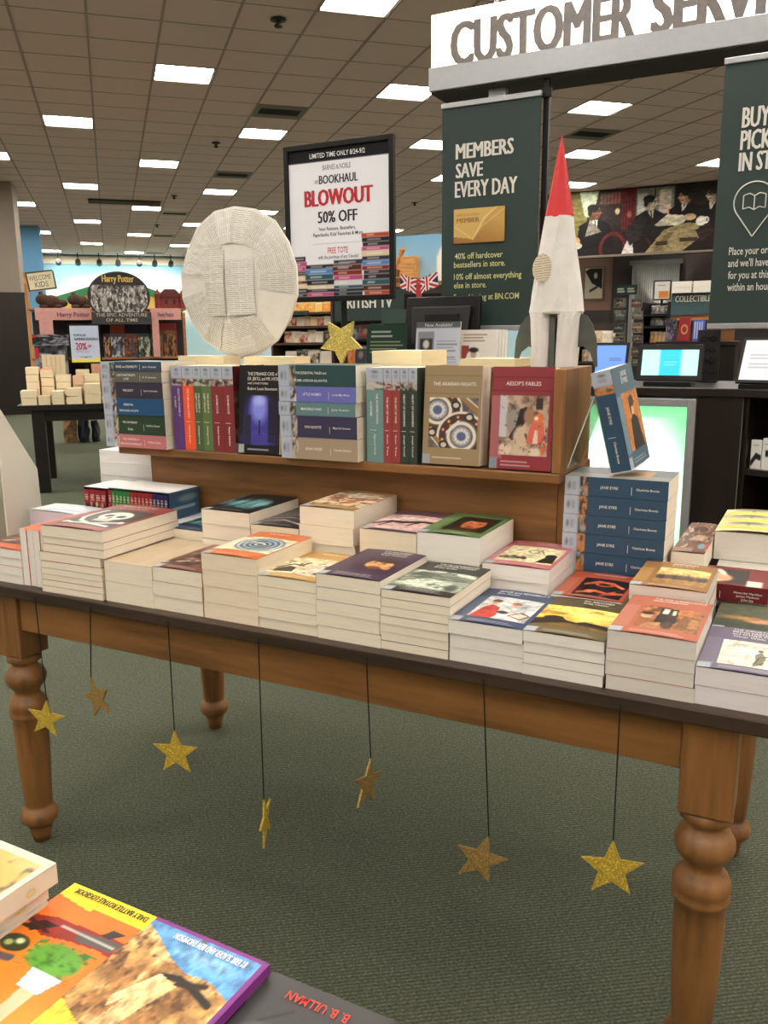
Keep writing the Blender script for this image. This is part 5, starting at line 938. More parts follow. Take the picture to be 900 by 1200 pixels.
# face-out books on its shelf
rg = random.Random(30); pals = [((70, 50, 70), (190, 150, 90)), ((80, 84, 100), (190, 190, 190)), ((150, 80, 44), (60, 60, 70)), ((60, 80, 70), (190, 190, 170)), ((130, 90, 60), (70, 100, 60)), ((150, 100, 50), (60, 40, 40)), ((60, 70, 100), (200, 170, 120)), ((120, 50, 44), (200, 170, 130))]
xs = [120, 129, 145, 161, 176, 191, 207]
for k, (x0, x1) in enumerate(zip(xs, xs[1:])):
    A0_, zt = onb(x0+.6, 391 if k < 4 else 387, 8.62); A1_, _ = onb(x1-.6, 391, 8.62); P = B(A0_, 8.66, 1.0605); c, d = pals[k]; w, h = A1_-A0_, zt-1.0605
    r, cv = book(f'fantasy novel facing out on the wooden shelf, {("first", "second", "third", "fourth", "fifth", "sixth")[k]} from the left', w, h, .03, basis(UA, (0, 0, 1), -VA, P), c, CREAM, 'fantasy novels facing out'); a = Art(24, 36, c); a.blot(5, k*3+1, .5, d, 6); a.blot(7, k*3+2, .6, (30, 26, 30), 6); a.rect(-.1, .86, 1.1, 1.1, mixc(c, (20, 20, 20), .4)); cover_art(cv, a, w, h, .03, 0)
for k, (x0, x1, yt, b, c, lb) in enumerate(((128, 145, 376, 8.95, (186, 92, 70), 'red upright book behind the fantasy novels'), (146, 172, 380, 8.95, (40, 44, 70), 'navy wide book behind the fantasy novels'), (176, 206, 379, 8.95, (150, 40, 40), 'bright red wide box behind the fantasy novels'))):
    A0_, zt = onb(x0, yt, b); A1_, _ = onb(x1, yt, b); book(lb, A1_-A0_, zt-1.0605, .05, basis(UA, (0, 0, 1), -VA, B(A0_, b, 1.0605)), c, CREAM, 'books behind the fantasy novels')
# oval sign
c_a, c_z = onb(139.5, 347.5, 8.5); rx = onb(176, 347, 8.5)[0]-c_a; rz = onb(139, 318, 8.5)[1]-c_z; ov = bthing('oval_sign', 'dark oval sign with a grey crowd picture above the novels', 'sign', c_a, 8.5, 1.6003); dz = c_z-1.6003
N_ = 40; MB().prism([(rx*_c(2*math.pi*k/N_), 0, dz+rz*_s(2*math.pi*k/N_)) for k in range(N_)], (0, .03, 0)).build('board', mat((40, 36, 38), .5, kind='paint', name='dark_board'), ov)
oa_ = Art(130, 100, (44, 40, 42)); s = oa_.sub(.03, .06, .97, .74); s.fill((150, 146, 142)); s.blot(30, 5, .5, (66, 62, 60), 7, 9); s.blot(44, 9, .6, (206, 202, 196), 7, 14); s.rect(0, 0, 1, .12, (120, 116, 112)); oa_.ell(.5, .8, .35, .1, (60, 54, 54), .1)
V = []; me = art_mesh('oval_print', oa_, (-rx*.95, -.002, dz-rz*.95), (2*rx*.95, 0, 0), (0, 0, 2*rz*.95), MATTE)
import bmesh
bm = bmesh.new(); bm.from_mesh(me); bmesh.ops.delete(bm, geom=[v for v in bm.verts if (v.co.x/(rx*.95))**2+((v.co.z-dz)/(rz*.95))**2 > 1], context='VERTS'); bm.to_mesh(me); bm.free(); op = put('oval_print', me, ov)
text('Harry Potter', op, (0, -.003, dz+rz*.58), (1, 0, 0), (0, 0, 1), .075, rx*1.02, ink((206, 176, 96)), .03, 'c', eps=.003)
p0, zt = onb(107, 366, 8.47); p1, zb = onb(178, 380, 8.47); bp2 = MB().box((p0-c_a, -.04, zb-1.6003), (p1-c_a, -.01, zt-1.6003)).build('base_plate', mat((46, 44, 44), .5, kind='paint', name='plate_grey'), ov); GOLDI = ink((176, 168, 156))
text('THE EPIC ADVENTURE', bp2, ((p0+p1)/2-c_a, -.0405, zb-1.6003+.085), (1, 0, 0), (0, 0, 1), .036, .55, GOLDI, .01, 'c', eps=.002); text('OF ALL TIME', bp2, ((p0+p1)/2-c_a, -.0405, zb-1.6003+.03), (1, 0, 0), (0, 0, 1), .036, .34, GOLDI, .01, 'c', eps=.002)
part('back_stay', BLACK, ov, (-.03, .031, 0), (.03, .1, dz))
# toy boxes
for k, (x0, x1, yt, yb, z) in enumerate(((40, 80, 405, 426, .74), (37, 81, 392, 404.5, None))):
    A0_, zt = onb(x0, yt, 8.36); A1_, zb = onb(x1, yb, 8.36); zb = .7402 if z else zt_prev+.0006; zt_prev = zt
    t = bthing('toy_box', ('lower grey-black building set box left of the fantasy novels', 'upper black building set box left of the fantasy novels')[k], 'box', (A0_+A1_)/2, 8.42, zb, 'building set boxes'); w = (A1_-A0_)/2; bx = part('carton', BLACK, t, (-w, -.05, 0), (w, .1, zt-zb)); a = Art(50, 30, (26, 26, 30)); a.blot(6, k+3, .5, (140, 142, 150), 5); a.blot(9, k+8, .6, (60, 62, 70), 5); a.rect(0, .7, .12, .95, (190, 40, 36)); a.rows(.16, .76, .55, .9, 1, (190, 190, 190)); bpanel('carton_print', a, bx, -w, 0, 2*w, zt-zb, -.051)
# printed bags under the tables
for k, (x0, x1, yt, lb, c, d) in enumerate(((72, 89, 486, 'gold and black printed bag under the black table', (150, 120, 80), (30, 30, 34)), (89.5, 103.5, 485, 'dark navy printed bag under the black table', (34, 42, 56), (90, 110, 120)), (106, 116, 492, 'small dark bag right of the navy bag under the table', (26, 30, 38), (70, 80, 90)))):
    A0_, zt = onb(x0, yt, 9.6); A1_, _ = onb(x1, yt, 9.6); t = bthing('shopping_bag', lb, 'bag', (A0_+A1_)/2, 9.6, .0005, 'bags under the table'); w = (A1_-A0_)/2; 
    V = []; Fs = []; rg = random.Random(k)
    for i in range(6):
        for j in range(10): th = 2*math.pi*j/10; q = (1-.12*abs(i-2)/3); V.append((w*q*_c(th)+rg.uniform(-.012, .012), .11*q*_s(th)+rg.uniform(-.012, .012), zt*i/5))
    for i in range(5):
        for j in range(10): Fs.append((i*10+j, i*10+(j+1) % 10, (i+1)*10+(j+1) % 10, (i+1)*10+j))
    Fs.append(tuple(range(9, -1, -1))); Fs.append(tuple(50+j for j in range(10))); put('sack', mesh('sack', V, Fs, mat(c, .4, kind='paint', sc=9, amp=.9, name='bag_print')), t)
    for s_ in (-1, 1): MB().tube((s_*w*.4, 0, zt-.01), (s_*w*.2, 0, zt+.07), .006, 6).tube((s_*w*.2, 0, zt+.07), (0, 0, zt+.09), .006, 6).build('handle', mat(d, .6, kind='paint', name='bag_handle'), t)
# column with bookcase foot
a1, zm = onb(25, 345, 15); cl = slab('wall_column', a1-1.3, 15, 0, a1, 15.9, CEIL-.005, mat((150, 138, 126), .7, kind='paint', sc=3, amp=.03, name='column_paint'))
t = bthing('bookcase', 'dark wood bookcase end against the beige column', 'bookcase', a1-.55, 14.6, 0); zz = zm; part('end_panel', DARKWOOD, t, (-.75, -.3, 0), (.60, -.27, zz)); part('top', DARKWOOD, t, (-.75, -.2695, zz-.03), (.68, .38, zz))
for k in range(4): part('shelf', DARKWOOD, t, (.0, -.2695, .2+k*.42), (.66, .36, .23+k*.42))
part('side', DARKWOOD, t, (.60, -.3, 0), (.66, -.2695, zz)); part('column_cap', mat((40, 30, 24), .6, kind='paint', name='cap'), t, (-.75, -.05, CEIL-.12), (.45, .38, CEIL-.03)) if False else None
a0, zt = onb(20, 275, 21); a1, _ = onb(46, 275, 21); slab('wall_column_blue', a0, 21, 0, a1, 21.6, CEIL-.005, mat((96, 150, 190), .7, kind='paint', sc=2, amp=.05, name='blue_column'))
# welcome sign on a post
a0, zc_ = onb(33, 342, 12); a1, zt = onb(66, 318, 12); w, h = a1-a0, zt-zc_; ws = bthing('welcome_sign', 'hand-lettered cream welcome board tilted beside the column', 'sign', (a0+a1)/2, 12, 0); tlt = .13; e1 = np.array([_c(tlt), 0, _s(tlt)]); e2 = np.array([-_s(tlt), 0, _c(tlt)]); P = np.array([-w*.47, 0, zc_+.0])-e1*.0
MB().obox(P, e1*w*.93, (0, .03, 0), e2*h*.86).build('board', mat((226, 214, 182), .7, kind='paint', name='cream_board'), ws); fr = MB()
for p, u, v in ((P, e1*w*.93, e2*.02), (P+e2*h*.86, e1*w*.93, e2*.02), (P, e1*.02, e2*h*.86), (P+e1*w*.91, e1*.02, e2*h*.86)): fr.obox(p+np.array([0, -.006, 0]), u, (0, .006, 0), v)
fr.build('border', mat((70, 56, 40), .6, kind='paint', name='board_border'), ws); text('WELCOME', ws, P+e1*w*.09+e2*h*.5, e1, e2, .07, w*.75, ink((90, 84, 66)), .0, eps=.004); text('KIDS', ws, P+e1*w*.25+e2*h*.16, e1, e2, .08, w*.45, ink((90, 84, 66)), .0, eps=.004)
part('post', mat((186, 130, 70), .6, kind='wood', sc=2, name='post_wood'), ws, (-w*.62, .04, 0), (-w*.5, .1, zc_+.28)); part('arm', mat((214, 150, 80), .6, kind='paint', name='orange_arm'), ws, (-w*.62, .031, zc_+.12), (w*.0, .0395, zc_+.2))
# gable of the kids corner
gb = bthing('kids_gable', 'green gable roof with a yellow underside below the painted clouds', 'roof', onb(135, 345, 26.5)[0], 26.5, 0); o_a = onb(135, 345, 26.5)[0]
l_, zl = onb(50, 352, 26.5); r_, zr = onb(216, 353, 26.5); pk, zpk = onb(140, 325, 26.5); GRNP = mat((52, 140, 84), .6, kind='paint', name='gable_green'); YEL = mat((232, 196, 104), .6, kind='paint', name='gable_yellow')
for (x0, z0), (x1, z1) in (((l_-o_a, zl), (pk-o_a, zpk)), ((pk-o_a, zpk), (r_-o_a, zr))): MB().prism([(x0, 0, z0-.2), (x1, 0, z1-.2), (x1, 0, z1), (x0, 0, z0)], (0, .5, 0)).build('roof_slope', GRNP, gb)
MB().prism([(l_-o_a+.05, .1, zl-.35), (r_-o_a-.05, .1, zr-.35), (r_-o_a-.05, .1, zr-.21), (pk-o_a, .1, zpk-.21), (l_-o_a+.05, .1, zl-.21)], (0, .1, 0)).build('gable_panel', YEL, gb)
part('beam', mat((166, 120, 60), .6, kind='wood', sc=0, name='gable_beam'), gb, (l_-o_a, .0, zl-.52), (r_-o_a, .3, zl-.36)); part('stall_back', mat((206, 160, 90), .6, kind='paint', sc=3, amp=.1, name='stall_wood'), gb, (l_-o_a, .25, 0), (r_-o_a, .35, zl-.5205))
for x in (l_-o_a, r_-o_a-.2): part('stall_post', WD, gb, (x, .0, 0), (x+.2, .2499, zl-.5205))
# track lamps that wash the painted wall
for k, px in enumerate((68, 91, 116, 138, 163, 181, 200)):
    a, z = onb(px, 303, 27.4); t = bthing('track_lamp', f'small dark spotlight on the ceiling above the cloud wall, {("first", "second", "third", "fourth", "fifth", "sixth", "seventh")[k]} from the left', 'spotlight', a, 27.4, CEIL-.24, 'track spotlights')
    MB().tube((0, 0, .02), (0, 0, .236), .014, 8).build('stem', BLACK, t); MB().tube((0, -.10, -.02), (0, .10, -.07), .075, 12, .09).build('head', mat((50, 52, 56), .5, kind='paint', name='lamp_head'), t)
    ld = bpy.data.lights.new('lamp_beam', 'SPOT'); ld.energy = 9; ld.spot_size = 2.2; ld.spot_blend = .8; ld.color = (1, .95, .85); ld.shadow_soft_size = .06; lo_ = bpy.data.objects.new('lamp_beam', ld); COL.objects.link(lo_); lo_.parent = t; lo_.location = (0, .13, -.09); lo_.rotation_euler = (math.radians(52), 0, 0)
# toys along the top of the display
def blob(parts_, name, m, t):
    q = MB()
    for (x, y, z, r, sx, sz) in parts_:
        pr = [(max(.0006, r*_s(math.pi*i/8))*1.0, -r*_c(math.pi*i/8)*sz) for i in range(9)]; k0 = len(q.V); q.lathe(pr, (0, 0, 0), 12); q.V[k0:] = [(vx*sx+x, vy+y, vz+z) for vx, vy, vz in q.V[k0:]]
    return q.build(name, m, t, smooth=True)
FUR = mat((72, 50, 38), .95, kind='paint', sc=50, amp=.35, name='brown_plush')
for k, (px, ln, lb) in enumerate(((60, .26, 'long dark brown plush toy on the display, left one'), (95, .2, 'shorter brown plush toy on the display, right one'))):
    a, z = onb(px, 358, 8.75); t = bthing('plush_toy', lb, 'toy', a, 8.75, 1.6003, 'plush toys'); blob([(0, 0, .075, .075, ln/.075*.42, 1), (-ln*.32, -.02, .10, .07, 1.1, .9), (ln*.4, 0, .06, .05, 1.5, .9)], 'body', FUR, t); [blob([(s_*ln*.3, -.06, .025, .03, 1.5, .8)], 'leg', FUR, t) for s_ in (-1, 1)]; blob([(-ln*.38, -.02, .165, .025, 1, 1)], 'ear', FUR, t)
a, z = onb(199, 355, 8.75); t = bthing('toy_castle', 'red toy castle with a peaked roof on the display', 'toy', a, 8.75, 1.6003); RD = mat((120, 44, 36), .7, kind='paint', sc=20, amp=.2, name='castle_red'); part('keep', RD, t, (-.13, -.08, 0), (.13, .1, .13)); MB().prism([(-.15, -.09, .1305), (.15, -.09, .1305), (.06, -.09, .22), (-.06, -.09, .22)], (0, .2, 0)).build('roof', mat((90, 34, 34), .7, kind='paint', name='castle_roof'), t)
for x in (-.14, .14): MB().lathe([(.035, 0), (.035, .15), (.042, .155), (.002, .22)], (x, -.1, 0), 10).build('tower', RD, t)
for x in (-.06, .03): part('window', mat((30, 22, 20), .6, kind='paint', name='toy_window'), t, (x, -.083, .05), (x+.03, -.0805, .1))

# ================================================================== middle background: film shelves
MY = 6.2
def shelves(label, px0, px1, ztop, zbase, Y, rows, m=BLACK, depth=.35, name='media_shelf', cat='shelf'):
    x0, x1 = ony(px0, 380, Y)[0], ony(px1, 380, Y)[0]; t = thing(name, label, cat, ((x0+x1)/2, Y, 0)); h = (x1-x0)/2
    part('back', m, t, (-h, depth-.02, 0), (h, depth, ztop)); [part('side', m, t, (s_*h-.012, 0, 0), (s_*h+.012, depth-.0205, ztop)) for s_ in (-1, 1)]
    for z in rows: part('shelf', m, t, (-h+.0125, 0, z-.02), (h-.0125, depth-.0205, z))
    return t, x0, x1
def cases(px0, px1, Y, z, h, n, seed, lab, grp, pal, depth=.02):
    rg = random.Random(seed); x0, x1 = ony(px0, 380, Y)[0], ony(px1, 380, Y)[0]; dw = (x1-x0)/n
    for k in range(n):
        c = rg.choice(pal); d = rg.choice(pal); hh = h*rg.uniform(.86, 1.0); r, cv = book(f'{lab}, {("first","second","third","fourth","fifth","sixth","seventh","eighth","ninth","tenth")[k]} from the left', dw*.84, hh, depth, basis((1, 0, 0), (0, .12, .9928), (0, -.9928, .12), (x0+.022+k*dw*.90, Y+.09, z+.003)), c, WHITEP, grp, name='film_case')
        a = Art(20, 28, c); a.blot(3, seed+k, .5, d, 5); a.ell(.5, .5, .25, .2, mixc(d, (230, 190, 150), .5), .15); a.rect(-.1, .8, 1.1, .95, mixc(c, (255, 255, 255), .4)); cover_art(cv, a, dw*.84, hh, depth, 0)
FP = [(190, 90, 40), (226, 170, 60), (150, 40, 36), (40, 44, 60), (214, 206, 190), (90, 110, 130), (60, 40, 36), (206, 130, 100)]
zz = lambda py, Y=MY, px=430: ony(px, py, Y)[2]
t, x0, x1 = shelves('dark film shelf with a green header behind the gold star', 392, 530, zz(344), 0, MY, [zz(428), zz(398), zz(376)])
hx0, hx1 = ony(394, 360, MY)[0], ony(474, 360, MY)[0]; hd = MB().box((hx0-(x0+x1)/2, -.03, zz(376)), (hx1-(x0+x1)/2, -.005, zz(340))).build('header', GREEN, t); text('BRITISH TV', hd, (ony(402, 360, MY)[0]-(x0+x1)/2, -.0305, zz(361)), (1, 0, 0), (0, 0, 1), .105, ony(462, 360, MY)[0]-ony(402, 360, MY)[0], OFFW, .03, eps=.003)
hx0, hx1 = ony(447, 370, MY-.1)[0], ony(490, 370, MY-.1)[0]; MB().box((hx0-(x0+x1)/2, -.10, zz(380)), (hx1-(x0+x1)/2, -.08, zz(364))).build('small_header', mat((40, 66, 58), .6, kind='paint', name='small_green'), t)
cases(402, 446, MY, zz(398), zz(378)-zz(398), 3, 41, 'small film case on the upper rack under the green header', 'film cases upper rack', FP); cases(396, 520, MY, zz(428), zz(402)-zz(428), 8, 42, 'film case on the lower rack under the green header', 'film cases lower rack', FP)
t, x0, x1 = shelves('dark shelf of warm-lit books between disc and sale sign', 318, 389, zz(352, MY, 360), 0, MY+.02, [zz(430, MY, 360), zz(402, MY, 360), zz(382, MY, 360), zz(366, MY, 360)], mat((64, 46, 34), .6, kind='wood', sc=0, name='brown_shelf'), name='book_shelf')
MB().box((-.10, -.02, zz(369, MY, 360)), (.10, -.003, zz(364, MY, 360))).build('shelf_label', GREEN, t)
cases(326, 388, MY+.02, zz(366, MY, 360), .11, 6, 43, 'orange-toned book on the highest rack right of the disc', 'warm books high rack', [(226, 150, 50), (206, 110, 40), (190, 60, 40), (230, 190, 90)]); cases(326, 388, MY+.02, zz(382, MY, 360), .105, 7, 44, 'pale book on the second rack right of the disc', 'warm books second rack', [(214, 206, 190), (150, 60, 50), (220, 190, 150), (190, 170, 150)]); cases(326, 388, MY+.02, zz(402, MY, 360), .13, 6, 45, 'mixed book on the third rack right of the disc', 'warm books third rack', [(220, 214, 200), (60, 50, 46), (200, 180, 150), (150, 50, 44)]); cases(326, 388, MY+.02, zz(430, MY, 360), .18, 4, 46, 'large pale book on the low rack right of the disc', 'warm books low rack', [(226, 218, 204), (206, 196, 176), (40, 36, 36)])
# flag-print bow on the film shelf
fb = thing('flag_bow', 'red, white and navy flag-print bow on the film shelf', 'bow', (ony(492, 345, MY)[0], MY-.02, zz(348, MY, 492))); fa = Art(40, 24, (36, 40, 80)); fa.line((0, 0), (1, 1), .16, (226, 224, 222)); fa.line((0, 1), (1, 0), .16, (226, 224, 222)); fa.line((0, 0), (1, 1), .07, (176, 40, 46)); fa.line((0, 1), (1, 0), .07, (176, 40, 46)); fa.rect(.4, -.1, .6, 1.1, (226, 224, 222)); fa.rect(.45, -.1, .55, 1.1, (176, 40, 46))
for s_ in (-1, 1):
    P = np.array([0, 0, .02]); ex = np.array([s_*.20, 0, .07]); ey = np.array([s_*-.01, 0, .13]); P2, ex2 = (P, ex) if s_ > 0 else (P+ex, -ex); put('loop', art_mesh('loop', fa, P2, ex2, ey, MATTE, lambda u, v: .03*np.sin(np.pi*u)*np.ones_like(v)), fb)
MB().box((-.02, -.02, .0), (.02, .02, .13)).build('knot', mat((176, 40, 46), .7, kind='cloth', name='bow_knot'), fb)
# kids shelf with a wooden toy digger, seen between the sign and the banner
CY = 8.8; x0, x1 = ony(440, 330, CY)[0], ony(530, 330, CY)[0]; zt = ony(490, 330, CY)[2]
ku = thing('toy_shelf', 'wooden shelf top against a pale blue board', 'shelf', ((x0+x1)/2, CY, 0)); h = (x1-x0)/2; part('top', WD, ku, (-h, 0, zt-.05), (h, .5, zt)); part('carcass', mat((60, 44, 34), .6, kind='wood', sc=2, name='shelf_carcass'), ku, (-h, .05, 0), (h, .5, zt-.0505))
ba = Art(40, 40, (150, 190, 214)); ba.grad((170, 200, 216), (120, 170, 204), 90); s = ba.sub(.62, 0, .98, 1); s.ell(.5, .35, .5, .5, (236, 230, 216), .05); s.ell(.75, .75, .2, .3, (236, 230, 216), .05); s.ell(.5, .4, .12, .22, (170, 176, 170), .04); bk = part('backboard', WHITE, ku, (-h, .44, zt+.0005), (h, .46, zt+.62)); bpanel('board_print', ba, bk, -h, zt+.0005, 2*h, .62, .439)
DW = mat((206, 150, 84), .6, kind='wood', sc=0, name='toy_wood'); dg = thing('toy_digger', 'light wooden toy digger with a jointed arm', 'toy', (ony(476, 328, CY+.2)[0], CY+.2, zt+.0005)); k_ = 1.0
part('cab', DW, dg, (-.10, -.08, .06), (.15, .1, .33), .006); part('tracks', mat((110, 66, 34), .6, kind='wood', sc=0, name='toy_tracks'), dg, (-.18, -.1, 0), (.18, .12, .0595), .01); MB().tube((-.09, -.02, .30), (-.02, -.02, .42), .02, 8).build('upper_arm', DW, dg); MB().tube((-.02, -.1, .42), (-.12, -.1, .16), .018, 8).build('fore_arm', DW, dg); blob([(-.02, -.05, .42, .034, 1, 1)], 'elbow', DW, dg); MB().prism([(-.17, -.13, .08), (-.07, -.13, .08), (-.05, -.13, .16), (-.13, -.13, .19)], (0, .1, 0)).build('bucket', mat((130, 80, 40), .6, kind='wood', sc=0, name='toy_bucket'), dg)

# ================================================================== right background: cafe wall with a mural
WY = 15.6; mx0, mx1 = ony(640, 240, WY)[0], 4.5; mz0, mz1 = ony(668, 301, WY)[2], CEIL-.004
ss = tag(MB().box((mx0, WY, mz0-.02), (mx1, WY+.4, mz1)).build('wall_soffit', mat((40, 32, 28), .7, kind='paint', name='soffit_dark')), kind='structure')
mu = thing('wall_mural', 'dark painted mural of people talking at a cafe table', 'mural', ((mx0+mx1)/2, WY-.03, mz0)); w = 2*(mx1-mx0)/2
ma = Art(640, 84, (34, 26, 24)); vis = (ony(838, 250, WY)[0]-mx0)/w; pl = (ony(668, 250, WY)[0]-mx0)/w; s = ma.sub(pl, 0, vis, 1)
SK, SUIT = (206, 170, 130), (22, 20, 22)
s.grad((30, 22, 20), (54, 40, 36), 90); s.rect(0, .3, .13, 1, (110, 104, 58)); s.poly([(.07, 1), (.11, .62), (.17, .58), (.21, 1)], (170, 182, 156)); s.rect(.21, .45, .37, 1, (46, 36, 34)); [s.rect(.22+.025*k, .78, .24+.025*k, .95, (84+9*k, 70, 60)) for k in range(6)]; s.rect(.375, .35, .47, 1, (92, 32, 32)); [s.rect(.385+.02*k, .35, .392+.02*k, 1, (64, 20, 22)) for k in range(4)]
s.rect(.475, .5, .73, .97, (128, 130, 126)); s.rect(.485, .58, .545, .9, (190, 192, 186)); s.rect(.63, .58, .71, .93, (204, 190, 178)); s.line((.6, .5), (.6, .97), .006, (60, 54, 50)); s.rect(.74, .5, 1, 1, (40, 32, 30))
def sitter(u, v, r, skin, hair, suit, face=1, hat=False, specs=False):
    k = 2.35; s.poly([(u-r*3.2, v-r*k*5.5), (u-r*2.6, v-r*k*1.9), (u-r*.9, v-r*k*1.05), (u+r*.9, v-r*k*1.05), (u+r*2.6, v-r*k*1.9), (u+r*3.4, v-r*k*5.5)], suit)
    s.poly([(u-r*.55, v-r*k*1.1), (u+r*.55, v-r*k*1.1), (u+face*r*.35, v-r*k*2.6)], (206, 200, 188)); s.poly([(u-r*.12, v-r*k*1.2), (u+r*.15, v-r*k*1.2), (u+face*r*.42, v-r*k*2.5), (u+face*r*.2, v-r*k*2.5)], (70, 46, 40))
    s.ell(u, v, r, r*k*1.15, skin); s.ell(u-face*r*.5, v-r*k*.1, r*.55, r*k*.95, mixc(skin, (60, 40, 30), .45), r*.5); s.ell(u-face*r*.35, v+r*k*.75, r*1.0, r*k*.6, hair); s.ell(u-face*r*.85, v+r*k*.1, r*.35, r*k*.6, hair)
    s.poly([(u+face*r*.75, v+r*k*.25), (u+face*r*1.3, v-r*k*.15), (u+face*r*.8, v-r*k*.3)], skin)
    for d in (.15, .65): s.ell(u+face*r*d, v+r*k*.18, r*.15, r*k*.1, (40, 30, 28)); s.ell(u+face*r*d, v+r*k*.38, r*.22, r*k*.06, hair)
    s.ell(u+face*r*.45, v-r*k*.55, r*.33, r*k*.09, (120, 60, 52))
    if specs: s.ring(u+face*r*.1, v+r*k*.18, r*.33, r*k*.26, .3, (30, 26, 26)); s.ring(u+face*r*.75, v+r*k*.18, r*.33, r*k*.26, .3, (30, 26, 26))
    if hat: s.ell(u, v+r*k*.85, r*1.9, r*k*.24, (28, 24, 24)); s.ell(u, v+r*k*1.2, r*1.15, r*k*.55, (34, 30, 30))
sitter(.185, .66, .042, (112, 76, 58), (26, 20, 20), (20, 18, 20), 1); s.poly([(.12, .3), (.15, .56), (.235, .36)], (130, 122, 110)); s.ell(.055, .22, .03, .08, (206, 152, 96)); s.ell(.06, .16, .04, .05, (196, 190, 176))
s.ring(.32, .1, .085, .22, .12, (96, 34, 34)); s.ring(.5, .02, .09, .26, .08, (84, 32, 32)); s.ell(.345, .66, .016, .05, (196, 170, 140)); s.ell(.43, .6, .018, .05, (150, 84, 72)); s.poly([(.385, 0), (.42, .2), (.455, .22), (.47, 0)], (214, 206, 200))
sitter(.575, .74, .040, (214, 204, 176), (26, 22, 22), (34, 30, 30), 1); s.poly([(.4, .36), (.5, .55), (.55, .5), (.5, .2), (.44, .12)], (44, 38, 38)); s.poly([(.55, .34), (.66, .42), (.72, .52), (.68, .58), (.56, .42)], (40, 34, 34)); s.ell(.705, .6, .018, .07, SK)
sitter(.80, .80, .038, SK, (40, 32, 30), SUIT, -1, hat=True); sitter(.98, .80, .038, (196, 184, 156), (44, 38, 36), (26, 24, 26), -1, hat=True, specs=True)
s.poly([(.60, .40), (.69, .56), (.83, .52), (.79, .38)], (206, 198, 174)); s.ell(.84, .5, .04, .05, SK); s.poly([(.55, .0), (.67, .33), (.8, .42), (.9, .4), (.92, .2), (.8, 0)], (150, 134, 98)); s.poly([(.6, .02), (.7, .3), (.74, .3), (.66, .02)], (118, 104, 74)); s.ell(.915, .43, .035, .07, (226, 222, 214)); s.ring(.945, .44, .016, .04, .3, (226, 222, 214)); s.poly([(.88, .3), (.97, .4), (1, .26), (.92, .12)], (50, 34, 30)); s.rect(.62, .1, .7, .16, (60, 46, 36)); s.rect(.78, .14, .9, .2, (60, 46, 36)); s.paint(40, 4, .35)
for u in np.linspace(vis+.06, .97, 6): ma.ell(u, .7, .022, .15, SK); ma.ell(u, .85, .026, .07, (34, 28, 26)); ma.poly([(u-.05, 0), (u-.03, .5), (u+.03, .5), (u+.05, 0)], SUIT)
part('canvas', mat((50, 40, 36), .7, kind='paint', name='mural_board'), mu, (-w/2, .0, 0), (w/2, .028, mz1-mz0)); panel('mural_print', ma, mu, (-w/2, -.003, 0), (w, 0, 0), (0, 0, mz1-mz0), MATTE)
part('lower_rail', mat((120, 108, 96), .5, kind='paint', name='mural_rail'), mu, (-w/2, -.02, -.04), (w/2, .028, -.0005))
# wall below and behind the soffit
BY = 17.2; CW = mat((120, 92, 80), .8, kind='paint', sc=2, amp=.05, name='cafe_wall'); bx0 = ony(630, 330, BY)[0]; bx1 = ony(718, 330, BY)[0]; tag(MB().box((bx0, BY, 0), (bx1, BY+.1, CEIL)).build('wall_cafe', CW), kind='structure'); tag(MB().box((bx1, BY-.05, 0), (5, BY+.1, CEIL)).build('wall_cafe_dark', mat((38, 26, 24), .7, kind='paint', name='cafe_dark')), kind='structure')
tag(MB().box((bx0, BY-.06, 0), (bx1-.002, BY-.002, ony(690, 364, BY)[2])).build('wall_wainscot', DARKWOOD), kind='structure')
a, b = ony(683.5, 352, BY), ony(709, 312, BY); ps = thing('wall_poster', 'framed black and white poster on the cafe wall', 'poster', ((a[0]+b[0])/2, BY-.03, a[2])); w, h = b[0]-a[0], b[2]-a[2]; part('frame', mat((90, 76, 50), .5, kind='paint', name='poster_frame'), ps, (-w/2, 0, 0), (w/2, .028, h)); pa = Art(30, 44, (170, 160, 140)); pa.poly([(0, .9), (.3, 1), (1, 1), (1, .3), (.7, .4), (.4, .5), (.2, .7)], (24, 22, 22)); pa.ell(.6, .75, .1, .1, (160, 150, 130)); pa.path([(.3, .25), (.7, .38)], .04, (40, 36, 34)); panel('poster_print', pa, ps, (-w/2+.03, -.003, .03), (w-.06, 0, 0), (0, 0, h-.06), MATTE)
a, b = ony(740, 372, BY), ony(797, 308, BY-.2); cb = thing('metal_blind', 'corrugated grey metal blind lit from above in the cafe', 'blind', ((a[0]+b[0])/2, BY-.15, a[2]))
n = 22; w = b[0]-a[0]; h = b[2]-a[2]
for k in range(n): MB().tube((-w/2+(k+.5)*w/n, 0, 0), (-w/2+(k+.5)*w/n, 0, h), w/n*.46, 8).build('rib', mat((120, 122, 120), .4, metal=.4, kind='paint', name='rib_metal'), cb)
part('head_rail', mat((90, 90, 88), .4, metal=.4, kind='paint', name='blind_rail'), cb, (-w/2-.05, -.06, h+.0005), (w/2+.05, .06, h+.08))
ld = bpy.data.lights.new('blind_downlight', 'SPOT'); ld.energy = 26; ld.spot_size = 1.3; ld.spot_blend = .5; ld.color = (1, .9, .75); lo_ = bpy.data.objects.new('blind_downlight', ld); COL.objects.link(lo_); lo_.parent = cb; lo_.location = (w*.15, -.35, h*.1); lo_.rotation_euler = (math.radians(150), 0, 0)
MB().tube((w*.15, -.36, -.02), (w*.15, -.34, h*.07), .05, 10).build('lamp_can', BLACK, cb)
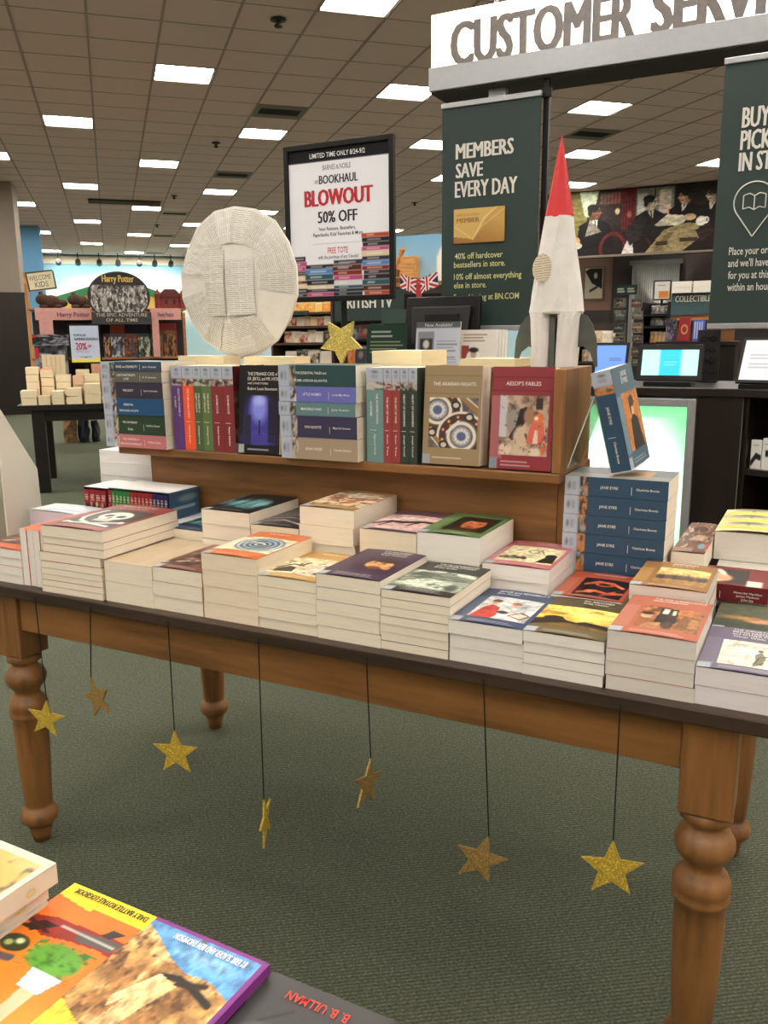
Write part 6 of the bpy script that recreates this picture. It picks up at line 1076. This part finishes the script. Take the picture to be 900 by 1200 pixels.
# collectible editions table
EY = 6.0; a, b = ony(783, 369, EY), ony(862, 341, EY); ct = thing('book_stand', 'dark stand with a teal collectible editions header', 'display stand', ((a[0]+b[0])/2, EY, 0)); w = b[0]-a[0]; px2 = (a[0]+b[0])/2
hd = MB().box((-w/2, .12, a[2]), (w/2, .14, b[2])).build('header', mat((52, 84, 92), .6, kind='paint', name='teal_header'), ct); text('COLLECTIBLE EDITIONS', hd, (-w/2+.03, .119, a[2]+(b[2]-a[2])*.6), (1, 0, 0), (0, 0, 1), .05, w*.98, OFFW, .03, eps=.003)
zs = ony(805, 400, EY)[2]; part('shelf', DARKWOOD, ct, (-w/2-.06, -.16, zs-.03), (w/2+.06, .2, zs), .003); part('cabinet', DARKWOOD, ct, (-w/2-.04, -.12, 0), (w/2+.04, .2, zs-.0305)); part('upper_back', mat((150, 104, 60), .5, kind='wood', sc=0, name='stand_wood'), ct, (-w/2, .141, zs+.0005), (w/2, .16, b[2])); part('glass_ledge', mat((180, 120, 70), .4, kind='wood', sc=0, name='ledge_wood'), ct, (-w/2, .0, ony(805, 373, EY)[2]-.015), (w/2, .1195, ony(805, 373, EY)[2]))
for k, (x0, x1, yt, c, d, lb) in enumerate(((781.5, 795, 374, (34, 34, 52), (120, 110, 130), 'dark navy ornate gift edition on the teal-headed stand'), (796.5, 811, 373, (140, 30, 44), (206, 140, 90), 'red gift edition with a gold circle on the teal-headed stand'), (813, 828, 375, (70, 90, 170), (190, 200, 230), 'blue striped gift edition on the teal-headed stand'), (830, 845, 374, (60, 40, 40), (190, 150, 90), 'brown gift edition half hidden by the right banner'))):
    A_, B_ = ony(x0, 398, EY), ony(x1, yt, EY); w2, h2 = B_[0]-A_[0], B_[2]-zs; r, cv = book(lb, w2, h2, .04, basis((1, 0, 0), (0, .08, .9968), (0, -.9968, .08), (A_[0], EY+.0-.09+.045, zs+.0006)), c, CREAM, 'gift editions', hard=True); q = Art(24, 36, c); q.ring(.5, .5, .26, .18, .2, d) if k == 1 else ([q.rect(.1+.2*i, .1, .2+.2*i, .9, d) for i in range(4)] if k == 2 else q.blot(7, k, .55, d, 6)); cover_art(cv, q, w2, h2, .04, 0)
a = ony(790, 339, EY)[0]; 
for k, (c, x0) in enumerate((((196, 70, 96), 786), ((226, 214, 208), 811), ((206, 110, 120), 836))):
    A_ = ony(x0, 341, EY)[0]; B_ = ony(x0+23, 341, EY)[0]; zb = b[2]+.0008; stack(('magenta flat book on the teal header', 'white flat book on the teal header', 'rosy flat book on the teal header')[k], A_, EY+.06, 2, .09, None, c, WHITEP, w=B_-A_, h=.14, z0=zb, group='flat books over the teal header', seed=80+k)
# spinner rack of gift cards
RY = 4.6; xc = ony(738, 400, RY)[0]; sp = thing('spinner_rack', 'clear spinning rack of small pocket books behind the counter', 'rack', (xc, RY, 0)); MB().lathe([(.22, 0), (.22, .02), (.03, .03), (.018, .05), (.018, ony(738, 344, RY)[2])], (0, 0, 0), 16).build('column', SILVER, sp)
rg = random.Random(50); FPC = [(60, 30, 30), (110, 60, 56), (70, 80, 84), (120, 110, 100), (50, 60, 66), (150, 120, 100), (90, 30, 36)]
for k, (px, pyt, pyb) in enumerate(((719, 349, 361), (738, 349, 361), (719, 363, 376), (739, 364, 375), (717, 378, 391), (739, 377, 390), (739, 393, 402), (717, 394, 404), (738, 406, 418), (738, 420, 430))):
    A_, B_ = ony(px, pyb, RY-.08), ony(px+15, pyt, RY-.08); P = np.array([A_[0]-xc, -.08, A_[2]]); w, h = B_[0]-A_[0], B_[2]-A_[2]; pc = MB().box(P, P+np.array([w, .006, h])).build('pocket', ACRYL, sp); c = FPC[k % 7]; q = Art(16, 18, c); q.blot(3, k, .55, FPC[(k+3) % 7], 5); q.rect(.1, .4, .9, .6, mixc(c, (230, 210, 190), .5)); panel('pocket_card', q, pc, P+np.array([.006, .012, .006]), (w-.012, 0, 0), (0, 0, h-.012), MATTE)
    MB().box(P+np.array([w/2-.004, .0065, h/2]), (P[0]+w/2+.004, -.0185 if abs(P[0]) < .02 else -.01, P[2]+h/2+.01)).build('wire', SILVER, sp)
A_, B_ = ony(724, 346, RY), ony(749, 334, RY); hd = MB().box((A_[0]-xc, -.06, A_[2]), (B_[0]-xc, -.04, B_[2])).build('topper', GREEN, sp); q = Art(24, 12, (30, 52, 48)); q.rows(.08, .25, .45, .75, 2, (190, 190, 180), .6); q.rows(.55, .25, .92, .75, 2, (190, 190, 180), .6); panel('topper_print', q, hd, (A_[0]-xc, -.0606, A_[2]), (B_[0]-A_[0], 0, 0), (0, 0, B_[2]-A_[2]), MATTE)
# framed cafe notice and the far low shelves
A_, B_ = ony(765, 352, 7.5), ony(787, 328, 7.5); fn = thing('framed_notice', 'white notice in a black frame with an orange picture, above the shelves', 'sign', ((A_[0]+B_[0])/2, 7.5, 0)); w, h = B_[0]-A_[0], B_[2]-A_[2]; fb_ = part('frame', BLACK, fn, (-w/2, 0, A_[2]), (w/2, .02, B_[2])); q = Art(24, 28, (206, 204, 200)); q.rect(.3, .05, .95, .45, (206, 130, 60)); q.rows(.2, .75, .8, .85, 1, (60, 60, 60)); bpanel('notice_print', q, fb_, -w/2+.012, A_[2]+.012, w-.024, h-.024, -.001); part('post', BLACK, fn, (-.012, .004, .0), (.012, .018, A_[2]-.0005)); part('base', BLACK, fn, (-.15, -.12, 0), (.15, .14, .0))if False else part('base', BLACK, fn, (-.15, .0185, 0), (.15, .16, .012))
LYY = 8.2; t, x0, x1 = shelves('low dark shelf of pale paper goods right of the rocket', 676, 725, ony(700, 378, LYY)[2], 0, LYY, [ony(700, 424, LYY)[2], ony(700, 402, LYY)[2]], mat((54, 38, 30), .6, kind='wood', sc=0, name='low_shelf'), name='paper_shelf')
cases(679, 722, LYY, ony(700, 402, LYY)[2], .14, 5, 61, 'pale paper item on the upper low shelf behind the blue tablet', 'paper goods upper', [(206, 196, 176), (226, 220, 206), (190, 150, 100)]); cases(679, 722, LYY, ony(700, 424, LYY)[2], .15, 5, 62, 'pale paper item on the lower low shelf behind the blue tablet', 'paper goods lower', [(206, 196, 176), (190, 180, 160), (150, 120, 84)])
t, x0, x1 = shelves('dark rack of stationery between spinner and teal stand', 752, 783, ony(768, 354, 7.0)[2], 0, 7.0, [ony(768, 368, 7.0)[2], ony(768, 382, 7.0)[2], ony(768, 402, 7.0)[2]], BLACK, name='stationery_rack')
for q_, (py, sd) in enumerate(((368, 71), (382, 72), (402, 73))): cases(758, 780, 7.0, ony(768, py, 7.0)[2], .08 if q_ < 2 else .11, 4, sd, ('grey boxed pen set on the top of the stationery rack', 'silver boxed pen set mid stationery rack', 'tan gift item on the stationery rack base')[q_], 'stationery row %s' % ('upper', 'middle', 'lower')[q_], [(60, 60, 64), (150, 150, 152), (40, 40, 44)] if q_ < 2 else [(190, 140, 70), (150, 100, 50), (206, 180, 140)])
# glasses rack under the right banner
GY = 3.25; A_, B_ = ony(825, 424, GY), ony(849, 388, GY); gr = thing('glasses_rack', 'small rack of black reading glasses on the counter', 'rack', ((A_[0]+B_[0])/2, 2.98, CT+.0004)); w = .05; part('back', mat((34, 34, 38), .4, kind='paint', name='rack_dark'), gr, (-w, .04, .006), (w, .046, .24)); part('foot', BLACK, gr, (-w, -.02, 0), (w, .06, .0055))
for k in range(4):
    z = .05+k*.05; q = MB()
    for s_ in (-1, 1):
        for j in range(8): t0, t1 = 2*math.pi*j/8, 2*math.pi*(j+1)/8; q.tube((s_*.02+.015*_c(t0), .02, z+.012*_s(t0)), (s_*.02+.015*_c(t1), .02, z+.012*_s(t1)), .003, 5)
    q.tube((-.006, .02, z), (.006, .02, z), .0025, 5); q.tube((-.035, .02, z), (-.035, .0395, z), .002, 5); q.tube((.035, .02, z), (.035, .0395, z), .002, 5); q.build('glasses', BLACK, gr)

# ================================================================== foreground table, lower left
FZ = .678
ft = thing('front_table', 'dark display table corner carrying children\'s books at the bottom', 'table', (.45, -1.25, 0))
FT = lambda a, b: ((a[0]-.45, a[1]+1.25, a[2]), (b[0]-.45, b[1]+1.25, b[2]))
part('table_top', BLACKW, ft, *FT((-.3, -1.75, FZ-.04), (.86, -.775, FZ)), .003)
for x in (-.24, .80):
    for y in (-1.69, -.84): part('leg', BLACKW, ft, *FT((x-.035, y-.035, 0), (x+.035, y+.035, FZ-.0405)), .003)
def rev(label, xl, xr, yf, h, t, z, col, art, lines=(), pg=CREAM, rot=0.0):
    """a book lying with its foot towards the pine table, so it reads upside down from here"""
    w = xr-xl; c, s_ = _c(rot), _s(rot); r, cv = book(label, w, h, t, basis((-c, -s_, 0), (s_, -c, 0), (0, 0, 1), (xr, yf, z+.0003)), col, pg, 'front table books'); cover_art(cv, art, w, h, t, .0004)
    for s, u, v, cap, tw, m, bold in lines: text(s, cv, (u*w, v*h, t+.0016), (1, 0, 0), (0, 1, 0), cap, tw*w, m, bold, name='title')
    return cv
BLK, REDI = ink((20, 18, 16)), ink((226, 60, 44)); RT_ = -.03
z1 = FZ+.014; E0, E1 = onz(81, 1040, z1), onz(226, 1090, z1); ow = E1[0]-E0[0]
oa = Art(110, 150, (236, 122, 34)); oa.grad((228, 108, 30), (242, 150, 44), 90); oa.poly([(-.05, -.05), (1.05, -.05), (1.05, .085), (.68, .12), (.68, .10), (-.05, .10)], (246, 218, 40))
g = oa.sub(.12, .16, 1.0, .34); g.poly([(.0, .35), (.1, .75), (.3, .7), (.55, .8), (.75, .95), (.98, .7), (1, .5), (.8, .3), (.5, .25), (.2, .2)], (146, 40, 30)); g.poly([(.1, .3), (.2, .6), (.5, .7), (.55, .4), (.3, .3)], (84, 84, 78)); g.poly([(.0, .3), (.06, .6), (.2, .55), (.14, .3)], (196, 60, 44)); g.poly([(.22, .0), (.3, .3), (.38, .3), (.34, .0)], (44, 44, 42)); g.rect(.2, .42, .7, .52, (176, 172, 166)); g.poly([(.7, .5), (.85, .95), (.97, .9), (.85, .5)], (46, 26, 22)); g.line((.75, .8), (1, .6), .04, (60, 34, 28))
g = oa.sub(.32, .32, .75, .5); g.ell(.5, .5, .46, .46, (96, 160, 50), .1); g.blot(9, 4, .62, (56, 116, 34), 5)
g = oa.sub(.76, .36, .98, .47); g.ell(.5, .5, .48, .46, (54, 64, 36), .06); g.ell(.4, .35, .14, .16, (206, 220, 176), .08); g.ell(.66, .6, .14, .16, (176, 196, 120), .08)
oa.poly([(.36, .48), (.6, .48), (.57, .58), (.4, .58)], (196, 214, 226)); oa.poly([(.42, .58), (.53, .58), (.5, .78), (.42, .78)], (226, 190, 150)); oa.path([(.78, .49), (1, .52)], .02, (90, 80, 90)); oa.path([(.26, .30), (.2, .42)], .014, (60, 34, 28))
oa.paint(6, 8, .12)
rev('orange gaming logbook with a yellow band, lying upside down in front', E0[0], E1[0], (E0[1]+E1[1])/2, .215, .014-.0006, FZ, (238, 190, 40), oa, [('DAILY BATTLE ROYALE LOGBOOK', .30, .025, .0072, .62, BLK, .02), ('GAMER JOURNAL', .2, .80, .02, .7, ink((246, 196, 100)), .03)], rot=RT_)
z2 = FZ+.0145+.010; Q0, Q1 = onz(183, 1077, z2), onz(315, 1132, z2)
pa = Art(110, 160, (126, 46, 130)); s = pa.sub(.045, .022, 1.0, 1.0); s.fill((190, 146, 84)); s.blot(6, 7, .5, (150, 104, 56), 4); s.blot(12, 9, .62, (226, 190, 130), 5); s.blot(22, 12, .66, (96, 62, 36), 5)
s.poly([(0, 0), (1, 0), (1, .03), (.85, .07), (.6, .16), (.42, .2), (.2, .19), (0, .24)], (92, 150, 206)); s.ell(.35, .1, .2, .03, (130, 176, 216), .05)
s.path([(.08, .30), (.3, .25), (.42, .24), (.55, .26)], .018, (40, 26, 20)); s.path([(.2, .22), (.4, .27)], .014, (44, 28, 22)); s.poly([(.38, .28), (.5, .26), (.62, .42), (.66, .58), (.52, .6), (.46, .44)], (222, 186, 130)); s.poly([(.5, .26), (.56, .25), (.72, .44), (.68, .5)], (232, 200, 146)); s.ell(.6, .6, .09, .06, (214, 176, 120), .03); s.ell(.44, .66, .11, .05, (216, 208, 196)); s.ell(.56, .68, .06, .05, (30, 26, 24)); s.poly([(.72, .62), (1, .55), (1, .8), (.72, .85)], (236, 206, 60)); s.blot(5, 31, .8, (80, 50, 30), 5); s.paint(26, 5, .4)
rev('purple-bordered book with a desert photo, overlapping the orange one', Q0[0], Q1[0], (Q0[1]+Q1[1])/2, .205, .0095, FZ+.0148, (124, 44, 130), pa, [('BY ERIK SLADER AND BEN THOMPSON', .12, .045, .0078, .62, ink((232, 236, 240)), .03)], rot=RT_)
cvp = [o for o in bpy.data.objects if o.name.startswith('cover')][-1]
# a support book under the purple one's right half keeps it level
z3 = FZ+.012; U0, U1 = onz(316, 1137, z3), onz(470, 1200, z3); ud = U1-U0; ang = math.atan2(ud[1], ud[0])
ga = Art(90, 130, (58, 57, 57)); ga.blot(3, 5, .6, (66, 65, 65), 2); ga.path([(.72, .14), (.86, .23)], .006, (36, 36, 36)); ga.ell(.8, .3, .1, .05, (120, 118, 118), .06); ga.ell(.8, .3, .04, .02, (190, 186, 186), .03)
xr = U0[0]+.156; rev('dark grey book with a red author name, lying right of the desert photo book', U0[0]+.004, xr, U0[1]+(xr-U0[0])*math.tan(ang)+.0, .225, .0115, FZ, (54, 53, 53), ga, [('B. B. ULLMAN', .42, .06, .0095, .40, REDI, .01)], rot=ang)
# thin stack behind, cut by the left edge
z4 = FZ+.060; W1 = onz(66, 1012, z4); wa = Art(100, 120, (214, 204, 184)); s = wa.sub(.06, .05, 1, .95); s.fill((200, 174, 96)); s.blot(4, 3, .55, (214, 196, 136), 5); s.path([(.1, .25), (.4, .35), (.6, .2), (.9, .3)], .02, (190, 150, 80)); s.ell(.32, .28, .12, .05, (186, 40, 36)); s.ell(.42, .24, .06, .05, (186, 40, 36)); s.ell(.6, .45, .1, .04, (186, 44, 38)); s.poly([(.45, .1), (.8, .16), (.9, .28), (.7, .2)], (150, 156, 140)); s.ell(.75, .12, .12, .06, (206, 208, 200), .04); s.ell(.8, .1, .09, .035, (80, 92, 76)); s.blot(9, 6, .74, (60, 50, 44), 5)
for k, (dx, t_) in enumerate(((-.010, .0185), (-.012, .0195), (0, .0215))):
    zz_ = FZ+.0002+(0, .0188, .0386)[k]; c = Art(10, 10, (212, 206, 194)); cv = rev(('lowest white-spined book of the small stack at the lower left edge', 'middle white-spined book of the small stack at the lower left edge', 'white-spined comic with red splashes atop the small lower left stack')[k], W1[0]-.15+dx, W1[0]+dx, W1[1]-.003*(2-k), .21, t_-.0006, zz_, (216, 206, 192), wa if k == 2 else c, rot=-.02)
    for s_, v, tw, cc in (('O', .03, .012, (220, 200, 110)), ('ACK', .52, .036, (60, 50, 46))): text(s_, cv, (-.0008, .21*v+.02, .0135), (0, 1, 0), (0, 0, -1), .0085, tw, ink(cc), .01, name='title')
